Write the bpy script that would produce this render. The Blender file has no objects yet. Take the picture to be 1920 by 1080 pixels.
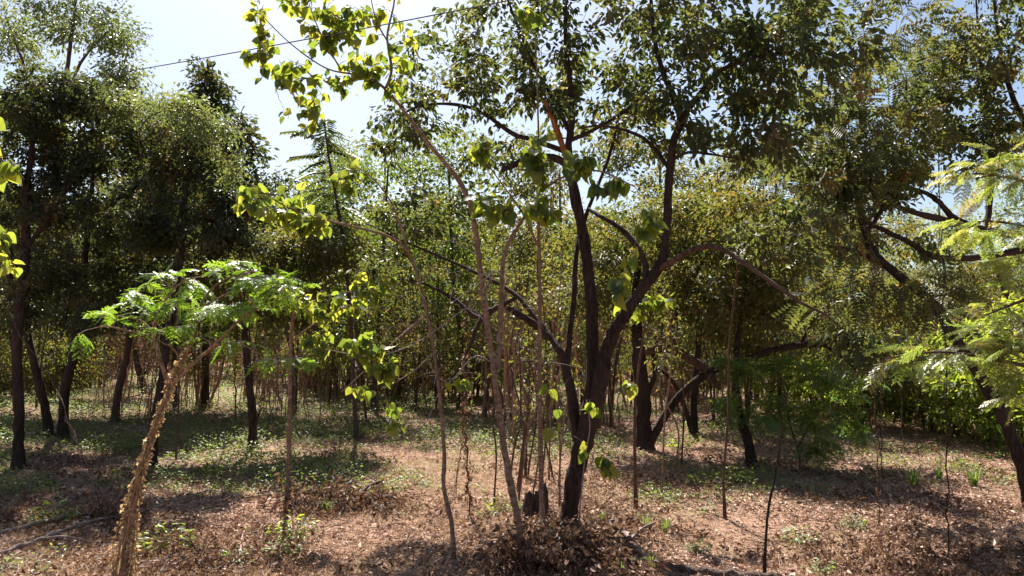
import bpy, math
import numpy as np
from math import radians as R_

# ------------------------------------------------------------------ camera, sky, sun, exposure
sc = bpy.context.scene
C = sc.collection
FPX, HZ, CAMH = 1400.0, 620.0, 2.2           # focal length and horizon row in photo pixels, eye height
PITCH = math.atan((HZ - 540) / FPX)
cam_d = bpy.data.cameras.new('camera')
cam = bpy.data.objects.new('camera', cam_d); C.objects.link(cam)
cam.location = (0, 0, CAMH); cam.rotation_euler = (math.pi / 2 + PITCH, 0, 0)
cam_d.sensor_width = 36; cam_d.lens = 36 * FPX / 1920; cam_d.clip_end = 2000; cam_d.clip_start = .05
sc.camera = cam

SUN_AZ, SUN_EL = R_(-15), R_(51)             # azimuth from +Y (ahead) towards +X
w = bpy.data.worlds.new('World'); sc.world = w; w.use_nodes = True
nt = w.node_tree
sky = nt.nodes.new('ShaderNodeTexSky'); sky.sky_type = 'NISHITA'; sky.sun_disc = False
sky.sun_elevation = SUN_EL; sky.sun_rotation = SUN_AZ
sky.air_density = 1.0; sky.dust_density = 1.8; sky.ozone_density = 2.0
nt.links.new(sky.outputs[0], nt.nodes['Background'].inputs[0])
nt.nodes['Background'].inputs[1].default_value = 0.051
sd = bpy.data.lights.new('sun', 'SUN'); sd.energy = 5.0; sd.angle = R_(.53); sd.color = (1, .94, .86)
sun = bpy.data.objects.new('sun', sd); C.objects.link(sun)
sun.rotation_euler = (-(math.pi / 2 - SUN_EL), 0, -SUN_AZ); sun.location = (0, 0, 30)
sc.view_settings.view_transform = 'Standard'; sc.view_settings.look = 'None'
sc.view_settings.exposure = 1.58; sc.view_settings.gamma = 1
sc.cycles.max_bounces = 7; sc.cycles.diffuse_bounces = 4; sc.cycles.glossy_bounces = 2
sc.cycles.transmission_bounces = 4; sc.cycles.sample_clamp_indirect = 4

# ------------------------------------------------------------------ helpers
rng = np.random.default_rng(7)
CAM = np.array([0, 0, CAMH])
cp, sp_ = math.cos(PITCH), math.sin(PITCH)

def P(px, py, Y):                            # photo pixel -> point at depth Y
    u, v = (px - 960) / FPX, (540 - py) / FPX
    d = np.array([u, cp - v * sp_, sp_ + v * cp])
    return CAM + d * (Y / d[1])

def gz(x, y):                                # ground height
    x = np.asarray(x, float); y = np.asarray(y, float)
    z = .05 * np.sin(x * .55 + 1) * np.cos(y * .43) + .035 * np.sin(x * 1.3 + y * .9) + .02 * np.sin(x * 2.9 - y * 2.2 + 2)
    return z * np.clip(1.2 - y / 120, .2, 1)

def depth_of(py):                            # depth of a ground point seen at row py
    return CAMH * FPX / (py - HZ)

def nrm(a):
    return a / np.maximum(np.linalg.norm(a, axis=-1, keepdims=True), 1e-9)

LAND = [(70, 'the left edge trunk'), (190, 'the left-hand trunks'), (330, 'the feathery left tree'), (430, 'the slender left tree'), (510, 'the lone clearing trunk'), (600, 'the straight pale sapling'), (740, 'the charred log'),
        (840, 'the kinked sapling'), (945, 'the leaning pale sapling'), (1040, 'the stump'), (1140, 'the main tree stems'), (1240, 'the forked bent trunk'), (1340, 'the twin stems'), (1430, 'the bowed trunk'), (1600, 'the feathery shrub'), (1760, 'the hedge'), (9999, 'the leaning right trunk')]
def behind(x, y):                            # nearest landmark in front of a far thing, for its label
    px = 960 + FPX * x / y; return 'behind ' + next(n for lim, n in LAND if px < lim)

class MB:                                    # collects faces for ONE mesh
    def __init__(s): s.V = []; s.F = []; s.T = []; s.n = 0
    def add(s, v, faces, t=0.5):
        v = np.asarray(v, float).reshape(-1, 3)
        s.V.append(v)
        for f in faces: s.F.append(np.asarray(f) + s.n)
        s.T.append(np.broadcast_to(np.asarray(t, float), (len(v),))); s.n += len(v)
    def mesh(s, name, mat, off=(0, 0, 0), smooth=False):
        me = bpy.data.meshes.new(name)
        V = np.concatenate(s.V) - np.asarray(off)
        me.vertices.add(len(V)); me.vertices.foreach_set('co', V.astype(np.float32).ravel())
        loops = np.concatenate([f.ravel() for f in s.F]).astype(np.int32)
        sizes = np.concatenate([np.full(len(f), f.shape[1]) for f in s.F])
        starts = np.concatenate([[0], np.cumsum(sizes)[:-1]]).astype(np.int32)
        me.loops.add(len(loops)); me.loops.foreach_set('vertex_index', loops)
        me.polygons.add(len(sizes)); me.polygons.foreach_set('loop_start', starts)
        me.polygons.foreach_set('use_smooth', np.full(len(sizes), smooth))
        a = me.attributes.new('tint', 'FLOAT', 'POINT')
        a.data.foreach_set('value', np.concatenate(s.T).astype(np.float32))
        me.update(calc_edges=True); me.materials.append(mat)
        return me
    def build(s, name, mat, parent=None, off=None, smooth=False):
        if off is None: off = np.array(parent.location) if parent is not None else np.zeros(3)
        return link(name, s.mesh(name, mat, off, smooth), parent)

def link(name, me, parent=None):
    o = bpy.data.objects.new(name, me); C.objects.link(o)
    if parent is not None: o.parent = parent
    return o

def thing(name, label, cat, loc, group=None):
    o = bpy.data.objects.new(name, None); C.objects.link(o); o.empty_display_size = .2
    o.location = [float(q) for q in loc]; tag(o, label, cat, group); return o

def tag(o, label, cat, group=None, kind=None):
    o['label'] = label; o['category'] = cat
    if group: o['group'] = group
    if kind: o['kind'] = kind
    return o

def cat_rom(pts, per=5):
    p = np.asarray(pts, float)
    if len(p) < 3: return np.array([p[0] + (p[-1] - p[0]) * t for t in np.linspace(0, 1, per + 1)])
    q = np.vstack([2 * p[0] - p[1], p, 2 * p[-1] - p[-2]])
    out = []
    for i in range(1, len(q) - 2):
        for t in np.linspace(0, 1, per, endpoint=False):
            a, b, c, d = q[i - 1], q[i], q[i + 1], q[i + 2]
            out.append(.5 * (2 * b + (c - a) * t + (2 * a - 5 * b + 4 * c - d) * t * t + (3 * b - a - 3 * c + d) * t ** 3))
    out.append(p[-1]); return np.array(out)

def tube(mb, path, rad, sides=6, rough=0.0, tint=.5, cap=True, rg=rng):
    path = np.asarray(path, float); n = len(path)
    rad = np.broadcast_to(np.asarray(rad, float), (n,))
    T = nrm(np.gradient(path, axis=0))
    ref = np.array([1, 0, 0.]) if abs(T[0][0]) < .8 else np.array([0, 1., 0])
    N = np.empty((n, 3)); u = ref - T[0] * (ref @ T[0])
    for i in range(n):
        u = u - T[i] * (u @ T[i]); u = u / (np.linalg.norm(u) + 1e-9); N[i] = u
    B = np.cross(T, N)
    a = np.linspace(0, 2 * np.pi, sides, endpoint=False)
    rr = rad[:, None] * np.ones((1, sides))
    if rough:
        f = rg.normal(0, 1, sides); f2 = rg.normal(0, 1, (n, sides))
        f2 = (f2 + np.roll(f2, 1, 0) + np.roll(f2, -1, 0)) / 3
        rr = rr * (1 + rough * (f[None] * .6 + f2 * .8))
    V = path[:, None] + rr[..., None] * (np.cos(a)[None, :, None] * N[:, None] + np.sin(a)[None, :, None] * B[:, None])
    i = np.arange(n - 1)[:, None] * sides; j = np.arange(sides)[None]; k = (j + 1) % sides
    F = np.stack([i + j, i + k, i + sides + k, i + sides + j], -1).reshape(-1, 4)
    fs = [F]
    V = V.reshape(-1, 3)
    if cap:
        V = np.vstack([V, path[-1] + T[-1] * rad[-1] * .4]); e = (n - 1) * sides; c = n * sides
        fs.append(np.stack([e + np.arange(sides), e + (np.arange(sides) + 1) % sides, np.full(sides, c)], -1))
    mb.add(V, fs, tint)

def scatter(mb, tv, tf, pos, Rm, scl, tint):  # many copies of one small template in one mesh
    n, k = len(pos), len(tv)
    s = np.asarray(scl, float)
    s = s[:, None, None] if s.ndim == 1 else s[:, None, :]
    V = pos[:, None] + np.einsum('nij,nkj->nki', Rm, tv[None] * s)
    fs = [(np.asarray(f)[None] + (np.arange(n) * k)[:, None, None]).reshape(-1, np.asarray(f).shape[1]) for f in tf]
    mb.add(V, fs, np.repeat(tint, k))

def frames(d, up):                            # rotation matrices with y along d, z near up
    y = nrm(d); x = nrm(np.cross(y, up)); z = np.cross(x, y)
    return np.stack([x, y, z], -1)

# leaf templates (unit length along +Y)
L2v = np.array([[0, 0, 0], [-.24, .42, .07], [0, 1, -.06], [.24, .42, .07]]); L2f = [[[0, 2, 1], [0, 3, 2]]]
L4v = np.array([[0, 0, 0], [-.23, .28, .06], [-.21, .62, .05], [0, 1, -.1], [.21, .62, .05], [.23, .28, .06]])
L4f = [[[0, 3, 2, 1], [0, 5, 4, 3]]]
def pinnate(pairs=6, ll=.3, lw=.12):
    V, F = [], []
    V += [[-.008, 0, 0], [.008, 0, 0], [0, 1, -.18]]; F.append([0, 1, 2])
    for i in range(pairs):
        y = .18 + .8 * i / (pairs - 1); z = -.18 * y * y
        for s in (-1, 1):
            b = len(V); L = ll * (1 - .3 * abs(i / (pairs - 1) - .45))
            V += [[0, y, z], [s * L * .45, y + .05 - lw * .6, z - .01], [s * L, y + .1, z - .08], [s * L * .5, y + .08 + lw * .4, z - .01]]
            F += [[b, b + 1, b + 2], [b, b + 2, b + 3]]
    return np.array(V, float), [F]
PINv, PINf = pinnate()

# ------------------------------------------------------------------ materials
def mat_base(name):
    m = bpy.data.materials.new(name); m.use_nodes = True
    t = m.node_tree; return m, t, t.nodes['Principled BSDF'], t.nodes['Material Output']

def ramp(t, cols, fac):
    r = t.nodes.new('ShaderNodeValToRGB'); e = r.color_ramp.elements
    while len(e) < len(cols): e.new(.5)
    for el, (p, c) in zip(e, cols): el.position = p; el.color = (*c, 1)
    t.links.new(fac, r.inputs[0]); return r

def leaf_mat(name, cols, tcols, trans=.45, rough=.38, spec=.5):
    m, t, b, o = mat_base(name)
    at = t.nodes.new('ShaderNodeAttribute'); at.attribute_name = 'tint'
    oi = t.nodes.new('ShaderNodeObjectInfo')
    ad = t.nodes.new('ShaderNodeMath'); ad.operation = 'MULTIPLY_ADD'
    t.links.new(oi.outputs['Random'], ad.inputs[0]); ad.inputs[1].default_value = .0; t.links.new(at.outputs['Fac'], ad.inputs[2])
    r1 = ramp(t, cols, ad.outputs[0]); r2 = ramp(t, tcols, ad.outputs[0])
    t.links.new(r1.outputs[0], b.inputs['Base Color'])
    b.inputs['Roughness'].default_value = rough; b.inputs['Specular IOR Level'].default_value = spec
    tr = t.nodes.new('ShaderNodeBsdfTranslucent'); t.links.new(r2.outputs[0], tr.inputs[0])
    mx = t.nodes.new('ShaderNodeMixShader'); mx.inputs[0].default_value = trans
    t.links.new(b.outputs[0], mx.inputs[1]); t.links.new(tr.outputs[0], mx.inputs[2]); t.links.new(mx.outputs[0], o.inputs[0])
    m['rnd'] = 0
    return m, ad

def obj_random(pair, amount):                  # single-leaf objects: hue varies by object
    m, ad = pair; ad.inputs[1].default_value = amount; return m

def bark_mat(name, c1, c2, scale=(14, 14, 3), bump=.5, c3=None):
    m, t, b, o = mat_base(name)
    tc = t.nodes.new('ShaderNodeTexCoord'); mp = t.nodes.new('ShaderNodeMapping'); mp.inputs['Scale'].default_value = scale
    t.links.new(tc.outputs['Object'], mp.inputs[0])
    n = t.nodes.new('ShaderNodeTexNoise'); n.inputs['Scale'].default_value = 2.2; n.inputs['Detail'].default_value = 6; n.inputs['Distortion'].default_value = .6
    t.links.new(mp.outputs[0], n.inputs['Vector'])
    n2 = t.nodes.new('ShaderNodeTexNoise'); n2.inputs['Scale'].default_value = 2.0; n2.inputs['Detail'].default_value = 4
    t.links.new(tc.outputs['Object'], n2.inputs['Vector'])
    r = ramp(t, [(.32, c1), (.68, c2)], n.outputs[0])
    mx = t.nodes.new('ShaderNodeMix'); mx.data_type = 'RGBA'
    r2 = ramp(t, [(.45, (0, 0, 0)), (.7, (1, 1, 1))], n2.outputs[0])
    t.links.new(r2.outputs[0], mx.inputs[0]); t.links.new(r.outputs[0], mx.inputs[6])
    mx.inputs[7].default_value = (*(c3 or c2), 1)
    t.links.new(mx.outputs[2], b.inputs['Base Color'])
    b.inputs['Roughness'].default_value = .9; b.inputs['Specular IOR Level'].default_value = .15
    bp = t.nodes.new('ShaderNodeBump'); bp.inputs['Strength'].default_value = bump; bp.inputs['Distance'].default_value = .03
    t.links.new(n.outputs[0], bp.inputs['Height']); t.links.new(bp.outputs[0], b.inputs['Normal'])
    return m

DARKBARK = bark_mat('dark_bark', (.016, .010, .008), (.062, .039, .03), c3=(.075, .048, .038), bump=.9)
REDBARK = bark_mat('red_brown_bark', (.05, .03, .02), (.14, .08, .055), c3=(.12, .075, .055))
PALEBARK = bark_mat('pale_bark', (.11, .065, .045), (.35, .235, .17), (8, 8, 12), .8, (.19, .12, .085))
TWIGBARK = bark_mat('twig_bark', (.05, .035, .03), (.13, .09, .075))
PINKTWIG = bark_mat('grey_pink_twig', (.22, .15, .14), (.36, .27, .26))
THICKET = bark_mat('thicket_bark', (.17, .095, .065), (.38, .23, .165), (9, 9, 3), .3)
RAWWOOD = bark_mat('raw_split_wood', (.16, .055, .02), (.40, .16, .06), (20, 20, 2), .7)
DEADWOOD = bark_mat('dead_wood', (.03, .02, .017), (.11, .075, .06), (12, 12, 4), 1.0)
GREYSTICK = bark_mat('grey_stick', (.13, .10, .085), (.27, .21, .185), (12, 12, 4), .4)

def lm(*a, **k): return leaf_mat(*a, **k)[0]
G_MAIN = lm('olive_leaf', [(0, (.03, .042, .022)), (.5, (.06, .06, .03)), (.85, (.105, .08, .038)), (1, (.16, .085, .05))],
            [(0, (.11, .155, .035)), (.6, (.25, .265, .05)), (1, (.40, .25, .06))], .42, .52, .45)
G_DARK = lm('dark_leaf', [(0, (.02, .032, .018)), (.6, (.04, .048, .024)), (.9, (.075, .062, .03)), (1, (.13, .07, .04))],
            [(0, (.07, .11, .025)), (.7, (.17, .18, .035)), (1, (.32, .2, .045))], .38, .5, .45)
G_YEL = lm('yellow_green_leaf', [(0, (.04, .058, .02)), (.5, (.075, .08, .027)), (.85, (.115, .09, .032)), (1, (.16, .085, .045))],
           [(0, (.12, .17, .025)), (.5, (.26, .26, .04)), (1, (.40, .24, .045))], .42, .55, .4)
G_LIME = lm('lime_leaf', [(0, (.04, .075, .02)), (.6, (.075, .11, .026)), (1, (.14, .14, .035))],
           [(0, (.13, .23, .025)), (.6, (.28, .34, .035)), (1, (.44, .35, .045))], .44, .42, .5)
G_PALE = lm('pale_airy_leaf', [(0, (.07, .10, .045)), (.6, (.12, .15, .065)), (1, (.19, .17, .09))],
            [(0, (.18, .24, .06)), (1, (.34, .36, .08))], .42, .4, .5)
G_BRIGHT = lm('bush_leaf', [(0, (.05, .09, .028)), (.6, (.09, .13, .035)), (1, (.15, .17, .04))],
              [(0, (.22, .33, .03)), (1, (.52, .54, .05))], .58, .4, .5)
HEART = obj_random(leaf_mat('heart_leaf', [(0, (.022, .055, .018)), (.55, (.05, .10, .02)), (.93, (.10, .14, .025)), (1, (.30, .21, .03))],
              [(0, (.18, .27, .03)), (.55, (.37, .43, .04)), (.93, (.56, .54, .06)), (1, (.75, .5, .06))], .54, .36, .55), .85)
HEART_JOINED = lm('heart_leaf_joined', [(0, (.026, .052, .022)), (.6, (.055, .09, .026)), (1, (.11, .13, .03))], [(0, (.18, .27, .03)), (.6, (.38, .43, .04)), (1, (.58, .54, .06))], .54, .36, .55)
FROND = obj_random(leaf_mat('feathery_leaf', [(0, (.045, .10, .025)), (1, (.09, .16, .03))],
              [(0, (.20, .36, .02)), (1, (.34, .50, .03))], .5, .42, .5), .9)
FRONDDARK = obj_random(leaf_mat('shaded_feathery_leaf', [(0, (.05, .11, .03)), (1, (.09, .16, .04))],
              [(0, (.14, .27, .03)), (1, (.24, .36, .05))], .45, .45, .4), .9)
FRONDYEL = obj_random(leaf_mat('yellowing_feathery_leaf', [(0, (.09, .14, .045)), (.75, (.16, .18, .06)), (1, (.26, .2, .08))],
              [(0, (.30, .41, .06)), (.75, (.46, .48, .08)), (1, (.62, .46, .1))], .46, .35, .6), .9)
DRYLEAF = lm('dry_leaf', [(0, (.10, .046, .03)), (.3, (.265, .14, .092)), (.65, (.47, .29, .205)), (1, (.68, .50, .38))],
             [(0, (.16, .08, .04)), (1, (.4, .26, .15))], .15, .6, .35)
BRUSH = lm('brown_dead_leaf', [(0, (.065, .032, .021)), (.6, (.16, .082, .052)), (1, (.31, .175, .11))],
           [(0, (.15, .08, .045)), (1, (.34, .2, .1))], .25, .6, .3)
GOLDDRY = lm('golden_dry_vine_leaf', [(0, (.24, .155, .085)), (.5, (.43, .31, .18)), (1, (.63, .50, .33))],
             [(0, (.38, .24, .09)), (1, (.72, .52, .25))], .4, .55, .35)
STRAW = lm('straw_blade', [(0, (.30, .155, .095)), (.5, (.50, .305, .20)), (1, (.68, .47, .33))],
           [(0, (.3, .2, .1)), (1, (.5, .38, .22))], .25, .6, .3)
HERB = lm('ground_herb_leaf', [(0, (.07, .11, .03)), (.6, (.12, .16, .045)), (1, (.20, .22, .07))],
          [(0, (.18, .27, .03)), (1, (.36, .42, .06))], .4, .5, .4)
GRASS = lm('green_grass_blade', [(0, (.07, .13, .03)), (1, (.15, .21, .06))], [(0, (.25, .38, .05)), (1, (.4, .48, .1))], .4, .5, .4)

def ground_mat():
    m, t, b, o = mat_base('leaf_litter_ground')
    tc = t.nodes.new('ShaderNodeTexCoord')
    def noise(s, d=6, dist=0):
        n = t.nodes.new('ShaderNodeTexNoise'); n.inputs['Scale'].default_value = s; n.inputs['Detail'].default_value = d
        n.inputs['Distortion'].default_value = dist
        t.links.new(tc.outputs['Object'], n.inputs['Vector']); return n
    n1, n2, n3 = noise(9, 8, .5), noise(.55, 5), noise(38, 4, 1)
    r1 = ramp(t, [(.3, (.12, .06, .04)), (.5, (.30, .17, .118)), (.72, (.52, .33, .235))], n1.outputs[0])
    r3 = ramp(t, [(.35, (.09, .05, .035)), (.65, (.38, .26, .19))], n3.outputs[0])
    mx = t.nodes.new('ShaderNodeMix'); mx.data_type = 'RGBA'; mx.inputs[0].default_value = .5
    t.links.new(r1.outputs[0], mx.inputs[6]); t.links.new(r3.outputs[0], mx.inputs[7])
    m2 = t.nodes.new('ShaderNodeMix'); m2.data_type = 'RGBA'
    r2 = ramp(t, [(.48, (0, 0, 0)), (.66, (.55, .55, .55))], n2.outputs[0]); t.links.new(r2.outputs[0], m2.inputs[0])
    t.links.new(mx.outputs[2], m2.inputs[6]); m2.inputs[7].default_value = (.15, .14, .06, 1)
    t.links.new(m2.outputs[2], b.inputs['Base Color']); b.inputs['Roughness'].default_value = .95
    b.inputs['Specular IOR Level'].default_value = .1
    bp = t.nodes.new('ShaderNodeBump'); bp.inputs['Strength'].default_value = .8; bp.inputs['Distance'].default_value = .04
    t.links.new(n3.outputs[0], bp.inputs['Height']); t.links.new(bp.outputs[0], b.inputs['Normal'])
    return m
GROUND = ground_mat()

# ------------------------------------------------------------------ ground
def make_ground():
    xs = np.concatenate([np.linspace(-300, -40, 14)[:-1], np.linspace(-40, 40, 161), np.linspace(40, 300, 14)[1:]])
    ys = np.concatenate([np.linspace(-120, -6, 10)[:-1], np.linspace(-6, 60, 133), np.linspace(60, 500, 20)[1:]])
    X, Yg = np.meshgrid(xs, ys); V = np.stack([X, Yg, gz(X, Yg)], -1).reshape(-1, 3)
    nx = len(xs); i = np.arange(len(ys) - 1)[:, None] * nx; j = np.arange(nx - 1)[None]
    F = np.stack([i + j, i + j + 1, i + nx + j + 1, i + nx + j], -1).reshape(-1, 4)
    mb = MB(); mb.add(V, [F]); o = mb.build('ground', GROUND, smooth=True)
    o['kind'] = 'structure'; o['label'] = 'dry forest floor of brown leaf litter with green patches'
make_ground()

# ------------------------------------------------------------------ tree growing
class Skel:
    def __init__(s): s.p = np.zeros((60000, 3)); s.r = np.zeros(60000); s.d = np.zeros((60000, 3)); s.n = 0
    def add(s, path, rad):
        k = len(path); s.p[s.n:s.n + k] = path; s.r[s.n:s.n + k] = rad
        s.d[s.n:s.n + k] = nrm(np.gradient(path, axis=0)); s.n += k

def limb_path(spec, per=6):
    return cat_rom([P(*q[:3]) for q in spec], per)

def wid(spec, n):                              # per-point widths (pixels) -> radii along the smoothed path
    r = [q[3] * q[2] / FPX / 2 * .86 for q in spec]
    return np.interp(np.linspace(0, len(r) - 1, n), np.arange(len(r)), r)

def grow(sk, targets, rg, tw, up=.12, rmax=.03, sag=0.0, sides=3):
    paths = []
    d0 = np.array([np.min(np.linalg.norm(sk.p[:sk.n] - t, axis=1)) for t in targets])
    for t in targets[np.argsort(d0)]:
        dv = sk.p[:sk.n] - t
        d = np.linalg.norm(dv, axis=1) + .45 * np.maximum(0, dv[:, 2])
        i = int(np.argmin(d)); a = sk.p[i]; L = np.linalg.norm(t - a)
        if L < .04: continue
        n = int(np.clip(L / .22, 4, 12)) + 1
        u = np.linspace(0, 1, n)[:, None]
        side = rg.normal(0, .10 * L, 3)
        mid = (a + t) / 2 + sk.d[i] * L * .16 + np.array([0, 0, up * L]) + side
        path = (1 - u) ** 2 * a + 2 * u * (1 - u) * mid + u * u * t
        path[1:-1] += rg.normal(0, .022 * L + .004, (n - 2, 3))
        path[:, 2] -= sag * (u[:, 0] ** 2) * L
        r0 = min(sk.r[i] * .65, .004 + .011 * L, rmax); r0 = max(r0, .0035)
        rad = np.linspace(r0, .0022, n)
        tube(tw, path, rad, 5 if r0 > .018 else sides, tint=.5, cap=False)
        k = max(1, n // 4)
        sk.add(path[k:], rad[k:]); paths.append(path)
    return paths

def blob_targets(blobs, rg, k=1.0):
    out = []
    for b in blobs:
        c = P(b[0], b[1], b[2]); n = int(b[6] * k)
        v = nrm(rg.normal(0, 1, (n, 3))) * (rg.random((n, 1)) ** .42)
        out.append(c + v * np.array([b[3], b[5], b[4]]))
    return np.concatenate(out)

def leaves_on(mb, paths, total, size, rg, tv, tf, spread=.12, droop=.5, tmean=.5, tsd=.15, flat=.7, hue_blob=None):
    L = np.array([np.linalg.norm(np.diff(p, axis=0), axis=1).sum() for p in paths])
    wts = np.sqrt(np.clip(L, .1, 1.2)) * rg.uniform(.05, 2.2, len(paths)); wts /= wts.sum()
    cnt = rg.multinomial(total, wts)
    pos, dr, tn, ups = [], [], [], []
    for p, c in zip(paths, cnt):
        if c == 0: continue
        u = 1 - rg.random(c) ** 1.3 * min(1, .55 / max(.2, np.linalg.norm(p[-1] - p[0])) + .15)
        x = u * (len(p) - 1); i = np.clip(x.astype(int), 0, len(p) - 2); f = (x - i)[:, None]
        pos.append(p[i] * (1 - f) + p[i + 1] * f)
        dr.append(np.repeat(nrm(p[-1] - p[0])[None], c, 0)); ups.append(np.repeat(rg.normal(0, .45, (1, 3)), c, 0)); tn.append(np.full(c, rg.normal(0, .16)))
    pos = np.concatenate(pos); dr = np.concatenate(dr); tn = np.concatenate(tn); ups = np.concatenate(ups); n = len(pos)
    off = rg.normal(0, spread, (n, 3)) * np.array([1, 1, .7])
    pos = pos + off
    d = nrm(dr * .6 + nrm(off) * .55 + rg.normal(0, .36, (n, 3)) + np.array([0, 0, -droop]))
    up = ups + rg.normal(0, (1 - flat) * .6, (n, 3)) + np.array([0, 0, flat])
    tint = np.clip(tmean + tn + rg.normal(0, tsd, n), 0, 1)
    scatter(mb, tv, tf, pos, frames(d, up), size * rg.uniform(.5, 1.3, n), tint)

def tree(name, label, limbs, blobs, leaf_n, leaf_size, bark, leafmat, seed, tv=L4v, tf=L4f, group=None, cat='tree',
         spread=.12, droop=.5, tmean=.45, limb_mats=None, rough=.06, flat=.7, up=.12, crown_name='crown', rmax=.03, dens=1.0):
    """limbs: list of lists of (px, py, depth, width px); the first is the trunk and starts at the ground"""
    rg = np.random.default_rng(seed)
    b0 = P(*limbs[0][0][:3]); base = np.array([b0[0], b0[1], gz(b0[0], b0[1])])
    root = thing(name, label, cat, base, group)
    sk = Skel()
    for k, spec in enumerate(limbs):
        path = limb_path(spec); rad = wid(spec, len(path))
        if k == 0:
            path[0] = base + (path[0] - base) * np.array([1, 1, 0])
            foot = np.array([path[0] - np.array([0, 0, .18])]); path = np.vstack([foot, path]); rad = np.concatenate([[rad[0] * 1.5], rad])
            rad[1] *= 1.3; rad[2] *= 1.1
        path[2:-1] += rg.normal(0, 1, (max(0, len(path) - 3), 3)) * (rad[2:-1, None] * .07)
        mb = MB(); tube(mb, path, rad * (1 + .05 * np.sin(np.arange(len(rad)) * .9 + k)), 16 if rad.max() > .06 else 8, rough, rg=rg)
        mt = bark if not limb_mats or k not in limb_mats else limb_mats[k]
        mb.build('trunk' if k == 0 else 'limb', mt, root, smooth=True)
        j = 0 if k else len(path) // 3
        sk.add(path[j:], rad[j:])
    if blobs:
        tw = MB(); paths = grow(sk, blob_targets(blobs, rg, dens), rg, tw, up=up, rmax=rmax)
        t = tw.build('twigs', TWIGBARK if bark is not PALEBARK else PALEBARK, root); t['kind'] = 'stuff'
        if leaf_n:
            lb = MB(); leaves_on(lb, paths, leaf_n, leaf_size, rg, tv, tf, spread, droop, tmean, flat=flat)
            c = lb.build(crown_name, leafmat, root); c['kind'] = 'stuff'
    return root, sk, rg

def copy_tree(src, loc, rz, s, label, group):
    r = src.copy(); C.objects.link(r); r.location = [float(q) for q in loc]; r.rotation_euler = (0, 0, rz); r.scale = (s, s, s)
    r['label'] = label; r['group'] = group
    for ch in src.children:
        c = ch.copy(); C.objects.link(c); c.parent = r
    return r

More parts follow.
